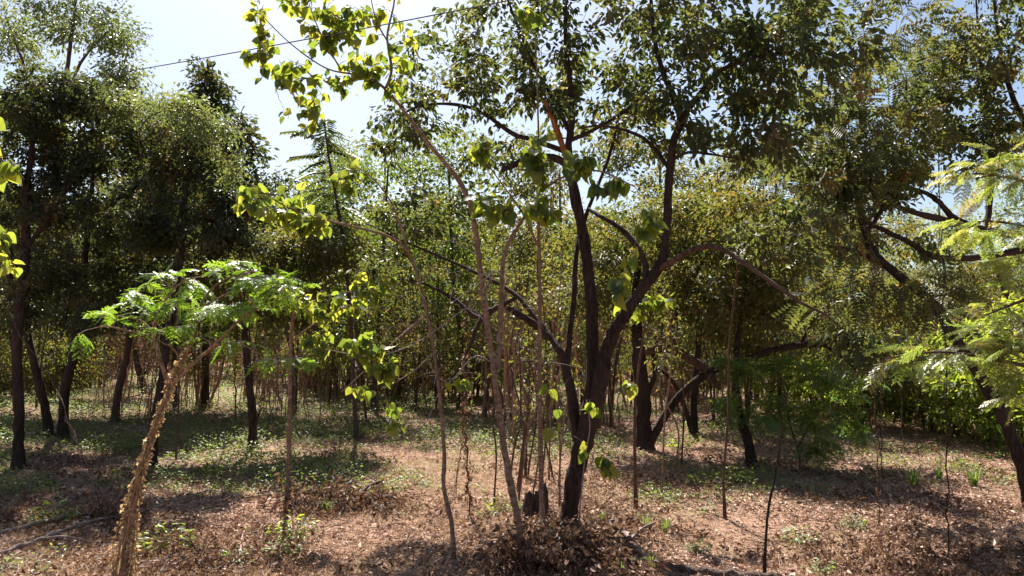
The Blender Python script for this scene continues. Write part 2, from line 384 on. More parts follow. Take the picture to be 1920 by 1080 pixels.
# ---- the main tree: several dark stems from one foot
M_LIMBS = [
 [(1066, 985, 8.7, 37.6), (1072, 930, 8.7, 33.8), (1084, 865, 8.7, 36.3), (1100, 800, 8.7, 40.3), (1106, 740, 8.7, 25.9), (1111, 650, 8.75, 25.2), (1108, 560, 8.8, 23.5),
  (1096, 460, 8.85, 22.5), (1082, 385, 8.9, 21.6), (1070, 320, 8.9, 19.8), (1066, 270, 8.9, 15.3), (1073, 220, 8.9, 12.6), (1068, 150, 8.9, 10.8), (1060, 60, 8.8, 8.1), (1066, -70, 8.8, 5.4)],
 [(1090, 850, 8.72, 24.7), (1078, 785, 8.8, 23.3), (1068, 720, 8.9, 20.1), (1054, 668, 9.0, 17.5), (1034, 636, 9.1, 14.2), (1008, 600, 9.2, 11.7), (960, 548, 9.4, 9.7), (880, 505, 9.6, 7.7), (775, 460, 9.9, 5.2), (690, 420, 10.1, 3.2)],
 [(1112, 800, 8.65, 33.1), (1126, 720, 8.55, 30.2), (1142, 650, 8.5, 27.4), (1168, 598, 8.4, 24.5), (1203, 545, 8.35, 23.8), (1236, 500, 8.3, 23.0), (1248, 455, 8.3, 18.0), (1252, 390, 8.3, 17.3), (1256, 330, 8.3, 16.6),
  (1263, 270, 8.3, 15.8), (1280, 222, 8.3, 14.4), (1312, 178, 8.2, 11.5), (1340, 140, 8.1, 9.4), (1400, 112, 8.0, 7.9), (1490, 95, 7.9, 5.0)],
 [(1232, 506, 8.3, 16), (1285, 476, 8.1, 14), (1320, 462, 8.0, 13.5), (1352, 466, 7.9, 12), (1384, 486, 7.7, 11), (1425, 514, 7.5, 10), (1500, 566, 7.3, 7.5), (1556, 596, 7.2, 5), (1620, 660, 7.1, 2.5)],
 [(1277, 228, 8.3, 15.0), (1262, 180, 8.4, 13.2), (1240, 128, 8.5, 11.4), (1226, 60, 8.6, 9.7), (1216, -70, 8.6, 6.2)],
 [(1214, 528, 8.35, 15.0), (1204, 478, 8.45, 13.2), (1168, 432, 8.6, 12.3), (1130, 408, 8.7, 9.7), (1104, 392, 8.9, 8.8)],
 [(1252, 312, 8.3, 9.7), (1216, 266, 8.4, 7.9), (1178, 246, 8.5, 7.0), (1130, 236, 8.6, 5.3), (1085, 240, 8.7, 3.5)],
 [(1062, 694, 9.0, 14.1), (1070, 620, 9.1, 13.2), (1078, 540, 9.15, 12.3), (1082, 470, 9.2, 10.6), (1100, 400, 9.3, 8.8), (1140, 300, 9.5, 7.0), (1165, 200, 9.6, 5.3)],
 [(1066, 305, 8.9, 15.0), (1046, 252, 8.8, 13.2), (1032, 212, 8.75, 12.3), (1020, 188, 8.7, 7.9)],
 [(1068, 312, 8.9, 15.0), (1036, 296, 8.75, 15.0), (985, 302, 8.6, 14.1), (942, 318, 8.5, 11.4)],
 [(1062, 285, 8.9, 11.4), (1000, 262, 9.1, 10.6), (964, 252, 9.2, 9.7), (912, 216, 9.4, 7.9), (866, 198, 9.6, 7.0), (800, 196, 9.8, 5.3), (745, 216, 10, 3.5)],
 [(1072, 262, 8.9, 10.6), (1112, 244, 8.8, 8.8), (1182, 200, 8.7, 7.0), (1250, 130, 8.6, 4.4)],
 [(1068, 250, 8.9, 9.7), (1040, 190, 9.1, 8.8), (1000, 120, 9.3, 7.0), (960, 20, 9.5, 5.3), (930, -60, 9.6, 3.5)],
 [(1256, 302, 8.3, 8.8), (1290, 285, 8.2, 7.0), (1340, 290, 8.0, 5.3), (1400, 300, 7.9, 3.5)],
 [(1028, 634, 9.1, 17.6), (1000, 606, 9.0, 15.8), (968, 586, 8.9, 14.1), (952, 576, 8.85, 10.6)],
 [(930, 575, 9.5, 6.2), (905, 592, 9.4, 10.6), (880, 650, 9.3, 7.9), (845, 715, 9.2, 4.4)],
 [(968, 558, 9.4, 9.7), (930, 577, 9.45, 11.4), (898, 596, 9.5, 10.6), (850, 560, 9.6, 7.0), (790, 530, 9.8, 5.3), (720, 520, 10, 2.6)],
]
M_BLOBS = [(840, 130, 9.7, .9, 1.0, 1.0, 48), (985, 60, 9.2, 1.2, 1.2, 1.2, 66), (1160, 60, 8.9, 1.2, 1.3, 1.2, 70), (1330, 60, 8.4, 1.2, 1.2, 1.2, 72), (1480, 90, 8.0, 1.0, 1.1, 1.0, 66),
 (760, 250, 10.1, .55, .6, .6, 28), (1120, 200, 9.6, 1.0, .7, .8, 34), (1330, 230, 8.3, .9, .55, .8, 36), (1000, -150, 9.6, 1.6, .7, 1.2, 30), (1300, -150, 9.2, 1.6, .7, 1.2, 30),
 (900, 330, 9.8, .6, .5, .6, 14), (1440, 250, 7.9, .6, .6, .6, 24), (1490, 430, 8.2, .6, .4, .5, 14), (780, 400, 10, .7, .4, .6, 22), (1600, 640, 7.2, .3, .3, .3, 12), (720, 520, 10, .5, .3, .4, 12)]
tree('multi_stemmed_tree', 'large dark multi-stemmed central tree with arching right limb and split orange stub',
     M_LIMBS, M_BLOBS, 22000, .097, DARKBARK, G_MAIN, 11, limb_mats={8: RAWWOOD, 3: REDBARK}, spread=.075, droop=.7, rough=.17, dens=1.35, flat=.5, tmean=.33)

# ---- the right-hand tree leaning in, and the one beyond the right edge
tree('leaning_tree', 'dark tree leaning left from the right edge behind the yellowing feathery sprays',
     [[(1935, 1000, 9.2, 26.4), (1917, 880, 9.25, 26.4), (1882, 785, 9.3, 26.4), (1848, 724, 9.4, 25.5), (1787, 627, 9.5, 22.9), (1745, 565, 9.6, 21.1), (1688, 520, 9.7, 19.4), (1642, 478, 9.8, 17.6), (1622, 435, 9.9, 15.0), (1600, 340, 10, 11.4), (1570, 220, 10, 7.9), (1560, 60, 10, 4.4)],
      [(1660, 495, 9.75, 14), (1600, 470, 9.5, 10), (1540, 455, 9.3, 7), (1480, 400, 9.2, 4)],
      [(1622, 440, 9.9, 11), (1660, 380, 10, 9), (1690, 280, 10.2, 7), (1700, 150, 10.3, 5)]],
     [(1560, 120, 9.8, 1.0, 1.2, 1.0, 60), (1540, 300, 9.5, .9, .7, .9, 60), (1500, 420, 9.3, .8, .6, .8, 50), (1640, 250, 10, .8, .9, .9, 50), (1600, 560, 9.6, .7, .45, .6, 44),
      (1700, 90, 10.3, .8, 1.0, .9, 44), (1640, -100, 10, 1.2, .8, 1, 24), (1740, 560, 9.4, .6, .4, .6, 26)],
     1750, .27, DARKBARK, G_MAIN, 12, PINv, PINf, spread=.08, droop=.55, flat=.55, dens=1.2)
tree('spreading_tree', 'dark tree standing past the right edge with long level limbs reaching into view',
     [[(2080, 1000, 10.6, 46), (2075, 800, 10.6, 42), (2060, 600, 10.6, 40), (2030, 480, 10.6, 36), (2010, 380, 10.7, 30), (1990, 200, 10.8, 20), (1980, 0, 10.8, 12)],
      [(2040, 520, 10.6, 20), (1960, 470, 10.5, 18), (1870, 478, 10.4, 15), (1810, 485, 10.3, 14), (1748, 480, 10.2, 13), (1704, 454, 10.1, 11), (1654, 430, 10, 10), (1592, 402, 9.9, 7), (1540, 370, 9.8, 4)],
      [(2020, 430, 10.6, 18), (1900, 440, 10.6, 16), (1800, 415, 10.6, 14), (1762, 380, 10.5, 12), (1738, 363, 10.5, 10), (1693, 352, 10.4, 8), (1640, 360, 10.3, 5)],
      [(1805, 418, 10.6, 14), (1740, 405, 10.5, 14), (1690, 390, 10.4, 12), (1640, 365, 10.3, 10), (1600, 330, 10.3, 6)],
      [(1850, 435, 10.6, 12), (1857, 360, 10.7, 13), (1858, 250, 10.8, 10), (1840, 130, 10.9, 7), (1830, 0, 10.9, 4)],
      [(2005, 360, 10.7, 16), (1930, 250, 10.9, 12), (1880, 120, 11, 8), (1860, -40, 11, 5)]],
     [(1800, 130, 10.8, .9, 1.1, 1.0, 62), (1900, 110, 10.9, .9, 1.1, 1.0, 56), (1740, 260, 10.5, .8, .7, .8, 56), (1870, 270, 10.8, .8, .5, .9, 34), (1640, 340, 10.2, .8, .5, .7, 46), (2050, 150, 10.8, 1.2, 1.4, 1.2, 40),
      (1560, 350, 9.9, .6, .6, .6, 30), (1850, -120, 10.9, 1.5, .8, 1.2, 24), (1760, 460, 10.3, .6, .2, .5, 12)],
     15000, .10, DARKBARK, G_MAIN, 13, spread=.08, droop=.6, tmean=.36, dens=1.2, flat=.5)

# ---- trees on the left
tree('trunk_tree', 'straight dark trunk nearest the left edge, flared at its foot',
     [[(33, 880, 12, 23.1), (35, 780, 12, 20.4), (31, 650, 12, 20.4), (42, 540, 12, 20.4), (48, 450, 12, 18.4), (46, 380, 12, 15.0), (60, 280, 12.2, 10.2), (70, 160, 12.4, 6.1)],
      [(46, 470, 12, 10.9), (75, 430, 12, 9.5), (110, 380, 12.1, 6.8), (160, 300, 12.3, 4.1)], [(38, 520, 12, 9.5), (10, 450, 12, 9.5), (-30, 390, 12, 6.8), (-80, 300, 12, 4.1)]],
     [(30, 230, 12.3, .9, .6, 1.0, 44), (120, 260, 12.6, .8, .7, .9, 50), (70, 400, 12.4, .9, .6, .8, 46), (-90, 300, 12, .9, 1, .9, 26), (90, 190, 12.6, .8, .45, .8, 40), (150, 330, 12.6, .6, .6, .6, 36), (10, 340, 12.2, .6, .6, .6, 30), (170, 190, 12.8, .7, .35, .7, 34), (100, 520, 12.4, .7, .5, .6, 34), (20, 580, 12.3, .5, .35, .5, 16), (190, 600, 12.6, .5, .4, .5, 16)],
     26000, .095, DARKBARK, G_DARK, 21, L2v, L2f, spread=.09, dens=1.2, flat=.5)
tree('slanting_tree', 'slim dark trunk slanting left between the two thick left-hand trunks',
     [[(94, 825, 15.2, 19.2), (80, 745, 15.2, 17.6), (58, 655, 15.2, 16.0), (42, 590, 15.2, 14.4), (15, 510, 15.2, 12.0), (-10, 400, 15.2, 8.0)]],
     [(0, 380, 15.2, 1.1, .8, 1.0, 44), (90, 480, 15.5, 1.0, .7, .9, 44)], 9000, .10, DARKBARK, G_DARK, 22, L2v, L2f, spread=.11, dens=1.3, flat=.5)
tree('forked_tree', 'dark left-hand tree bending right as it rises, second trunk behind the edge trunk',
     [[(118, 828, 14.8, 21.6), (120, 745, 14.8, 19.4), (134, 680, 14.8, 18.7), (150, 580, 14.9, 15.8), (160, 480, 15, 13.7), (168, 400, 15, 11.5), (178, 300, 15.1, 7.9), (190, 190, 15.2, 5.0)],
      [(146, 600, 14.9, 6.5), (215, 560, 14.7, 5.8), (300, 545, 14.6, 2.9)], [(156, 520, 15, 6.5), (95, 500, 14.8, 4.3), (40, 480, 14.6, 2.2)], [(165, 430, 15, 8.6), (230, 380, 15, 7.2), (290, 300, 15, 4.3)]],
     [(220, 270, 14.9, 1.0, .8, 1.1, 62), (310, 240, 14.6, .9, .5, 1.0, 46), (200, 430, 15, 1.1, .7, 1.0, 56), (310, 380, 14.8, .9, .7, .9, 50), (240, 540, 15, 1.0, .6, .8, 40), (140, 600, 14.8, .6, .5, .6, 22), (390, 480, 14.8, .8, .5, .7, 30)],
     23000, .108, DARKBARK, G_DARK, 23, L2v, L2f, spread=.10, dens=1.2, flat=.5)
tree('curved_tree', 'brownish trunk curving up to the right deeper in the left grove',
     [[(215, 790, 18.4, 17.0), (222, 735, 18.4, 15.3), (238, 665, 18.4, 13.6), (246, 590, 18.4, 11.9), (262, 480, 18.4, 8.5), (270, 380, 18.5, 5.1)]],
     [(260, 480, 18.4, 1.6, 1.0, 1.2, 70), (150, 560, 18.4, 1.0, .7, .8, 40)], 13000, .12, REDBARK, G_YEL, 24, L2v, L2f, spread=.18)
tree('stub_tree', 'short dark leaning trunk far back in the left grove with a broken side stub',
     [[(274, 738, 26, 15), (264, 705, 26, 14), (256, 672, 26, 13), (250, 620, 26, 10), (240, 540, 26, 6)], [(266, 706, 26, 7), (276, 694, 25.9, 4)]],
     [(250, 530, 26, 2.2, 1.2, 1.4, 60)], 9000, .14, DARKBARK, G_YEL, 25, L2v, L2f, spread=.22)
tree('slender_tree', 'slender dark tree rising behind the vine-wrapped feathery tree',
     [[(287, 872, 12.3, 17.0), (291, 790, 12.3, 17.0), (306, 690, 12.4, 16.1), (318, 610, 12.5, 15.3), (338, 490, 12.6, 12.8), (346, 390, 12.7, 10.2), (360, 280, 12.8, 6.0)],
      [(340, 470, 12.6, 6.8), (400, 420, 12.6, 6.0), (450, 380, 12.6, 3.4)], [(372, 700, 12.2, 0.1), (345, 755, 12.1, 0.1)]][:2],
     [(340, 300, 12.8, .7, .55, .7, 50), (420, 380, 12.8, .55, .3, .6, 26), (290, 420, 12.6, .7, .5, .7, 46), (420, 440, 12.6, .7, .45, .7, 46)],
     15000, .095, DARKBARK, G_DARK, 26, L2v, L2f, spread=.09, dens=1.2, flat=.5)
tree('clearing_tree', 'thick short-looking dark trunk standing alone at the left of the clearing',
     [[(473, 838, 14.2, 19.5), (474, 780, 14.2, 16.7), (467, 715, 14.2, 15.9), (460, 645, 14.2, 14.4), (455, 560, 14.2, 11.6), (450, 470, 14.3, 7.2)],
      [(478, 800, 14.2, 4.3), (486, 775, 14.1, 3.6), (494, 762, 14.0, 2.1)], [(458, 600, 14.2, 7.2), (520, 540, 14.3, 5.1), (580, 480, 14.4, 2.9)]],
     [(470, 500, 14.3, 1.1, .7, 1.0, 64), (600, 480, 14.5, 1.1, .6, .9, 60), (560, 580, 14.3, .8, .4, .7, 30)], 14000, .10, DARKBARK, G_YEL, 27, L2v, L2f, spread=.16)

def cone_tree():
    limbs = [[(385, 770, 21, 16), (386, 600, 21, 14), (387, 400, 21, 11), (388, 240, 21, 7), (389, 110, 21, 3)]]
    blobs = []
    for i in range(11):
        y = 125 + i * 30; r = .25 + i * .30
        blobs.append((388 + (5 if i % 2 else -5), y + 10, 21, r * 1.05, .2, r, 10 + i * 8))
    tree('conical_tree', 'dark conical tree with tiered foliage against the sky behind the left grove', limbs, blobs, 26000, .17, DARKBARK, G_DARK, 28, L2v, L2f, spread=.16, droop=.35, up=.05)
cone_tree()
tree('tall_airy_tree', 'tall pale airy tree rising highest behind the left grove',
     [[(90, 765, 25, 26), (92, 600, 25, 24), (100, 400, 25, 20), (115, 270, 25, 15), (124, 150, 25, 10), (135, 60, 25, 7), (150, -60, 25, 4)], [(112, 300, 25, 12), (70, 200, 25, 9), (40, 110, 25, 6), (10, 30, 25, 4)],
      [(122, 200, 25, 8), (150, 120, 24.6, 6), (200, 60, 24.5, 4)], [(120, 240, 25, 9), (180, 180, 25.2, 6), (250, 130, 25.3, 3)]],
     [(130, 40, 25, 1.1, 1.1, 1.3, 46), (30, 60, 25, 1.4, 1.4, 1.4, 50), (20, 220, 25, 1.3, 1.1, 1.2, 40), (200, 60, 24.6, .9, .9, 1, 30), (230, 150, 25.2, .9, .6, .9, 24), (160, 170, 25, .8, .6, .8, 16), (120, -120, 25, 2.5, 1.6, 2, 40)],
     17000, .15, REDBARK, G_PALE, 29, L2v, L2f, spread=.26)
# pale creeper draped over the grove's top
def creeper():
    rg = np.random.default_rng(31); b = P(330, 870, 13.2); b[2] = gz(b[0], b[1])
    root = thing('draped_creeper', 'pale green creeper draped over the top of the left grove', 'creeper', b)
    sk = Skel(); main = cat_rom([b - [0, 0, .05], P(335, 700, 13.1), P(320, 480, 12.9), P(260, 260, 12.4), P(330, 205, 12.2), P(400, 250, 12.1), P(440, 330, 12.1)], 8)
    mb = MB(); tube(mb, main, np.linspace(.02, .006, len(main)), 5); mb.build('stem', TWIGBARK, root); sk.add(main[20:], .01)
    tw = MB(); paths = grow(sk, blob_targets([(250, 195, 12.6, .6, .22, .7, 50), (330, 205, 12.3, .6, .25, .7, 66), (395, 245, 12.2, .45, .3, .5, 50), (180, 200, 12.7, .5, .25, .6, 30), (440, 320, 12.2, .25, .35, .3, 24)], rg), rg, tw, up=-.05)
    tw.build('twigs', TWIGBARK, root)['kind'] = 'stuff'
    lb = MB(); leaves_on(lb, paths, 5200, .075, rg, L2v, L2f, .11, .5); lb.build('crown', G_PALE, root)['kind'] = 'stuff'
creeper()

# ---- trees behind the main tree and to its right
tree('thick_forked_tree', 'dark forked tree behind the main tree, its bent trunk running low to the right',
     [[(1207, 842, 13.9, 38), (1206, 760, 13.9, 33), (1200, 690, 13.9, 32), (1196, 640, 13.9, 26), (1190, 560, 14, 18), (1200, 470, 14.1, 10)],
      [(1213, 846, 13.8, 20), (1238, 795, 13.8, 17), (1275, 742, 13.7, 16), (1330, 698, 13.6, 17), (1400, 672, 13.5, 15), (1480, 650, 13.4, 15), (1560, 646, 13.3, 12), (1610, 668, 13.3, 7), (1625, 700, 13.2, 4)],
      [(1198, 660, 13.9, 18), (1255, 655, 13.8, 17), (1305, 680, 13.7, 18), (1332, 706, 13.6, 20), (1350, 730, 13.5, 8)],
      [(1270, 660, 13.7, 12), (1258, 620, 13.7, 12), (1280, 560, 13.7, 10), (1330, 470, 13.8, 6)],
      [(1212, 740, 13.9, 13), (1228, 700, 13.9, 12), (1222, 650, 14, 8)],
      [(1500, 648, 13.4, 8), (1525, 600, 13.4, 7), (1530, 560, 13.4, 4)], [(1545, 646, 13.3, 7), (1600, 690, 13.0, 5), (1612, 740, 12.9, 3)]],
     [(1200, 450, 14.1, 1.5, 1.0, 1.2, 80), (1340, 430, 13.9, 1.4, .8, 1.2, 80), (1330, 570, 13.8, 1.2, .5, 1.0, 56), (1480, 560, 13.5, 1.0, .6, .9, 50), (1130, 560, 14, 1.0, .6, 1.0, 40)],
     24000, .10, DARKBARK, G_YEL, 41, L2v, L2f, spread=.16, limb_mats={2: REDBARK, 3: REDBARK})
tree('twin_stem_tree', 'pair of thin dark stems from one foot beyond the bent trunk',
     [[(1300, 810, 16, 17), (1302, 740, 16, 15), (1308, 670, 16, 14), (1312, 590, 16, 10), (1315, 480, 16, 6)], [(1297, 806, 16, 12), (1280, 752, 16, 10), (1262, 715, 16, 9), (1235, 690, 16.1, 6)]],
     [(1315, 520, 16, 1.5, .9, 1.2, 60), (1400, 620, 16, 1.0, .5, .9, 36)], 10000, .11, DARKBARK, G_YEL, 42, L2v, L2f, spread=.17)
tree('bowed_tree', 'short bowed brown trunk right of the bent trunk, half hidden by feathery shrub',
     [[(1410, 872, 12.2, 24), (1402, 825, 12.2, 20), (1388, 780, 12.2, 18), (1378, 710, 12.3, 15), (1385, 620, 12.4, 11), (1400, 520, 12.5, 7)]],
     [(1400, 560, 12.5, 1.0, .6, .9, 44), (1440, 460, 12.6, 1.0, .6, .9, 44)], 9000, .095, DARKBARK, G_YEL, 43, L2v, L2f, spread=.15)

for k, (px, py, wpx, lab) in enumerate([(742, 748, 19, 'brown trunk standing in the stem thicket left of the leaning pale sapling'), (607, 716, 22, 'broad dark trunk at the back of the thicket between pale saplings'),
        (655, 730, 13, 'slim straight trunk in the thicket left of centre'), (905, 700, 16, 'dark trunk deep behind the pale leaning sapling'), (1150, 720, 14, 'narrow trunk far behind the main tree stems')]):
    Y = depth_of(py)
    s = np.random.default_rng(60 + k)
    tree('thicket_tree', lab, [[(px, py, Y, wpx), (px + s.uniform(-6, 6), py - 60, Y, wpx * .9), (px + s.uniform(-12, 12), py - 140, Y, wpx * .7), (px + s.uniform(-30, 30), py - 260, Y, wpx * .35)]],
         [(px, 520, Y, 60 * Y / FPX + .8, .9, 1.2, 56), (px + s.uniform(-60, 60), 440, Y, 1.2, .8, 1.1, 44)], 10500, .0055 * Y, REDBARK, G_YEL if k % 2 == 0 else G_MAIN, 160 + k, L2v, L2f, spread=.2,
         group='taller trees in the stem thicket')

# slim tree with whorls of long pinnate leaves against the sky
def whorl_tree():
    rg = np.random.default_rng(71); Y = 15.5
    spec = [(668, 815, Y, 9), (660, 650, Y, 9), (650, 500, Y, 8), (632, 380, Y, 7), (616, 290, Y, 5), (606, 212, Y, 3)]
    root, sk, _ = tree('slim_pinnate_tree', 'slim tree with drooping whorls of feather-like leaves against the sky gap', [spec], [], 0, 0, TWIGBARK, None, 71)
    mb = MB(); pos, d = [], []
    for i in range(84):
        t = rg.random(); p = sk.p[int(np.clip(sk.n - 1 - t * 22, 0, sk.n - 1))]
        a = rg.random() * 6.283; pos.append(p + rg.normal(0, .05, 3)); d.append([math.cos(a), math.sin(a), rg.normal(-.15, .4)])
    scatter(mb, *pinnate(8, .3, .1), np.array(pos), frames(np.array(d), np.tile([0, 0, 1.], (len(pos), 1))), rg.uniform(.4, .75, len(pos)), rg.uniform(.1, .7, len(pos)))
    mb.build('crown', G_DARK, root)['kind'] = 'stuff'
whorl_tree()

# ------------------------------------------------------------------ background wood
def bg_template(name, seed, h, leafmat, bark, n=8500):
    rg = np.random.default_rng(seed)
    root = thing(name, 'x', 'tree', (0, 0, 0))
    lean = rg.normal(0, .5, 2)
    path = cat_rom([(0, 0, -.2), (lean[0] * .2, lean[1] * .2, h * .3), (lean[0], lean[1] * .6, h * .6), (lean[0] * 1.2, lean[1], h * .95)], 5)
    mb = MB(); tube(mb, path, np.linspace(.13, .03, len(path)), 8, .05); mb.build('trunk', bark, root, smooth=True)
    sk = Skel(); sk.add(path[5:], np.linspace(.12, .03, len(path))[5:])
    T = []
    for _ in range(12):
        c = np.array([rg.normal(0, 1.1), rg.normal(0, 1.1), rg.uniform(.18, .95) * h]); r = rg.uniform(.6, 1.2)
        T.append(c + nrm(rg.normal(0, 1, (18, 3))) * rg.random((18, 1)) ** .4 * np.array([r, r, r * .7]))
    tw = MB(); paths = grow(sk, np.concatenate(T), rg, tw, rmax=.05); tw.build('twigs', bark, root)['kind'] = 'stuff'
    lb = MB(); leaves_on(lb, paths, n, .17, rg, L2v, L2f, .26, .4); lb.build('crown', leafmat, root)['kind'] = 'stuff'
    return root
BG = [bg_template('background_tree', 81, 6.5, G_YEL, REDBARK), bg_template('background_tree', 82, 8, G_MAIN, REDBARK), bg_template('background_tree', 83, 5.5, G_YEL, THICKET), bg_template('background_tree', 84, 9, G_PALE, REDBARK)]
bgspots = []
rb = np.random.default_rng(85)
for Y, n in ((27, 7), (33, 11), (40, 14), (48, 16)):
    for i in range(n):
        x = (-.74 + 1.48 * (i + .5 + rb.uniform(-.3, .3)) / n) * Y
        if Y == 27 and -0.62 * Y < x < -.28 * Y: continue
        bgspots.append((x, Y + rb.uniform(-2, 2)))
used = set()
for i, (x, y) in enumerate(bgspots):
    k = int(rb.integers(0, 4))
    lab = ['bushy yellow-green distant tree', 'tall olive distant tree', 'low yellow-green distant tree', 'tall pale distant tree'][k] + (' in the nearer rank ' if y < 30 else ' in the second rank ' if y < 37 else ' in the third rank ' if y < 44 else ' in the farthest rank ') + behind(x, y)
    s = rb.uniform(.85, 1.2); loc = (x, y, gz(x, y))
    if k not in used:
        used.add(k); o = BG[k]; o.location = [float(q) for q in loc]; o.rotation_euler = (0, 0, rb.uniform(0, 6)); o.scale = (s,) * 3; o['label'] = lab; o['group'] = 'trees of the distant wood'
    else: copy_tree(BG[k], loc, rb.uniform(0, 6.28), s, lab, 'trees of the distant wood')

def far_wood():
    rg = np.random.default_rng(90); n = 70000
    x = rg.uniform(-60, 60, n); clump = 5.2 + 1.6 * np.sin(x * .35) + 1.2 * np.sin(x * .83 + 1) + .8 * np.sin(x * 1.7)
    z = rg.random(n) ** .8 * clump; y = 60 + rg.normal(0, 2.5, n)
    d = rg.normal(0, 1, (n, 3)) + [0, 0, -.4]
    mb = MB(); scatter(mb, L2v, L2f, np.stack([x, y, z], -1), frames(d, rg.normal(0, .6, (n, 3)) + [0, 0, .6]), rg.uniform(.25, .5, n), np.clip(rg.normal(.45, .25, n), 0, 1))
    o = mb.build('far_wood', G_YEL); tag(o, 'far mass of olive foliage closing off the view', 'woodland', kind='stuff')
far_wood()

# thin stems of the thicket
def thicket():
    rg = np.random.default_rng(95); meshes = []
    for v in range(6):
        h = rg.uniform(2.2, 4.2); mb = MB(); l = rg.normal(0, .3, 4)
        p = cat_rom([(0, 0, -.15), (l[0] * .5, l[1] * .5, h * .35), (l[2], l[3], h * .7), (l[2] * 1.4 + l[0], l[3], h)], 4)
        tube(mb, p, np.linspace(.042, .010, len(p)), 5)
        for _ in range(11):
            i = int(rg.integers(5, len(p) - 1)); a = rg.random() * 6.28; L = rg.uniform(.2, .6)
            q = np.array([p[i], p[i] + [math.cos(a) * L * .5, math.sin(a) * L * .5, L * .5], p[i] + [math.cos(a) * L, math.sin(a) * L, L * .9]])
            tube(mb, q, [.009, .006, .003], 3)
        meshes.append(mb.mesh('stem', THICKET))
    zones = [(470, 1060, 672, 765, 170), (1120, 1560, 675, 775, 62), (180, 470, 690, 770, 30), (900, 1060, 755, 840, 18), (1060, 1200, 690, 800, 14)]
    for (x0, x1, y0, y1, n) in zones:
        for _ in range(n):
            py = y0 + (y1 - y0) * rg.random() ** 1.2; Y = depth_of(py); px = rg.uniform(x0, x1); p = P(px, py, Y)
            o = link('thin_sapling', meshes[int(rg.integers(0, 6))]); o.location = (p[0], p[1], float(gz(p[0], p[1])))
            s = rg.uniform(.7, 1.1); o.scale = (s, s, s * rg.uniform(.8, 1.2)); o.rotation_euler = (rg.normal(0, .1), rg.normal(0, .1), rg.uniform(0, 6.28))
            tag(o, ('thin bare brown sapling stem near the front of the thicket ' if Y < 24 else 'thin bare brown sapling stem deep in the thicket ') + behind(p[0], p[1]), 'sapling', 'thin stems of the thicket')
thicket()

# ------------------------------------------------------------------ heart-leaved saplings
def heart_meshes():
    out = []
    for k, (cur, fold) in enumerate(((.18, .08), (.45, .16), (.05, .04), (-.15, .12), (.6, .3), (.25, -.12))):
        prof = [(0, -.02, .0), (.22, -.10, 0), (.43, .03, 0), (.50, .24, 0), (.43, .48, 0), (.27, .72, 0), (.10, .93, 0)]
        V = [[0, 0, 0], [0, .33, 0], [0, .66, 0], [0, 1.06, 0]]
        for s in (-1, 1):
            for x, y, _ in prof[1:]: V.append([s * x, y, 0])
        V = np.array(V, float)
        V[:, 2] = np.abs(V[:, 0]) * fold * 2 - cur * np.maximum(V[:, 1], 0) ** 2 + .03 * np.sin(V[:, 1] * 9 + k)
        F = []
        for b in (4, 10):
            q = [[0, b, b + 1], [0, b + 1, b + 2], [0, b + 2, 1], [1, b + 2, b + 3], [1, b + 3, 2], [2, b + 3, b + 4], [2, b + 4, b + 5], [2, b + 5, 3]]
            F += q if b == 10 else [f[::-1] for f in q]
        V[:, 1] += .38; V[:, 2] -= .0
        mb = MB(); mb.add(V, [np.array(F)], .1)
        pet = np.array([[-.012, 0, .04], [.012, 0, .04], [.01, .38, 0], [-.01, .38, 0]]); mb.add(pet, [np.array([[0, 1, 2, 3]])], .1)
        out.append(mb.mesh('leaf', HEART, smooth=True))
    return out
HM = heart_meshes()

def put(name, me, parent, pos, Rm, s):
    o = bpy.data.objects.new(name, me); C.objects.link(o); o.parent = parent
    from mathutils import Matrix
    M = np.eye(4); M[:3, :3] = Rm * s; M[:3, 3] = pos - np.array(parent.location)
    o.matrix_basis = Matrix(M.tolist()); return o

def more_leaves(root, paths, n, size, rg, droop):      # past 300 leaves: one joined part
    src = HM[0]; tv = np.zeros(len(src.vertices) * 3); src.vertices.foreach_get('co', tv); tv = tv.reshape(-1, 3); fs = {}
    for p in src.polygons: fs.setdefault(len(p.vertices), []).append(list(p.vertices))
    mb = MB(); sel = rg.integers(0, len(paths), n); pos, d = [], []
    for q in sel:
        p = paths[q]; k = int(rg.integers(max(0, len(p) - 4), len(p))); pos.append(p[k] + rg.normal(0, .02, 3)); d.append(nrm(p[-1] - p[0]) * .5)
    d = nrm(np.array(d) + rg.normal(0, .5, (n, 3)) + [0, 0, -droop]); up = rg.normal(0, .6, (n, 3)) + [0, -.2, .5]
    scatter(mb, tv, list(fs.values()), np.array(pos), frames(d, up), size * rg.uniform(.55, 1.1, n), rg.uniform(.0, 1, n)); mb.build('leaves', HEART_JOINED, root, smooth=True)['kind'] = 'stuff'
def hang_leaves(root, paths, n, size, rg, droop=1.2, meshes=HM, name='leaf'):
    if n > 298: more_leaves(root, paths, n - 298, size, rg, droop); n = 298
    L = np.array([np.linalg.norm(p[-1] - p[0]) for p in paths]); wt = np.sqrt(L + .05); cnt = rg.multinomial(n, wt / wt.sum())
    for p, c in zip(paths, cnt):
        for _ in range(c):
            u = (1 - rg.random() ** 1.4 * .8) * (len(p) - 1); i = min(int(u), len(p) - 2); q = p[i] + (p[i + 1] - p[i]) * (u - i)
            out = nrm(p[-1] - p[0]); d = nrm(out * .5 + rg.normal(0, .5, 3) + np.array([0, 0, -droop]))
            upv = nrm(rg.normal(0, .6, 3) + np.array([0, -.25, .5]))
            put(name, meshes[int(rg.integers(0, len(meshes)))], root, q, frames(d[None], upv[None])[0], size * rg.uniform(.6, 1.2))

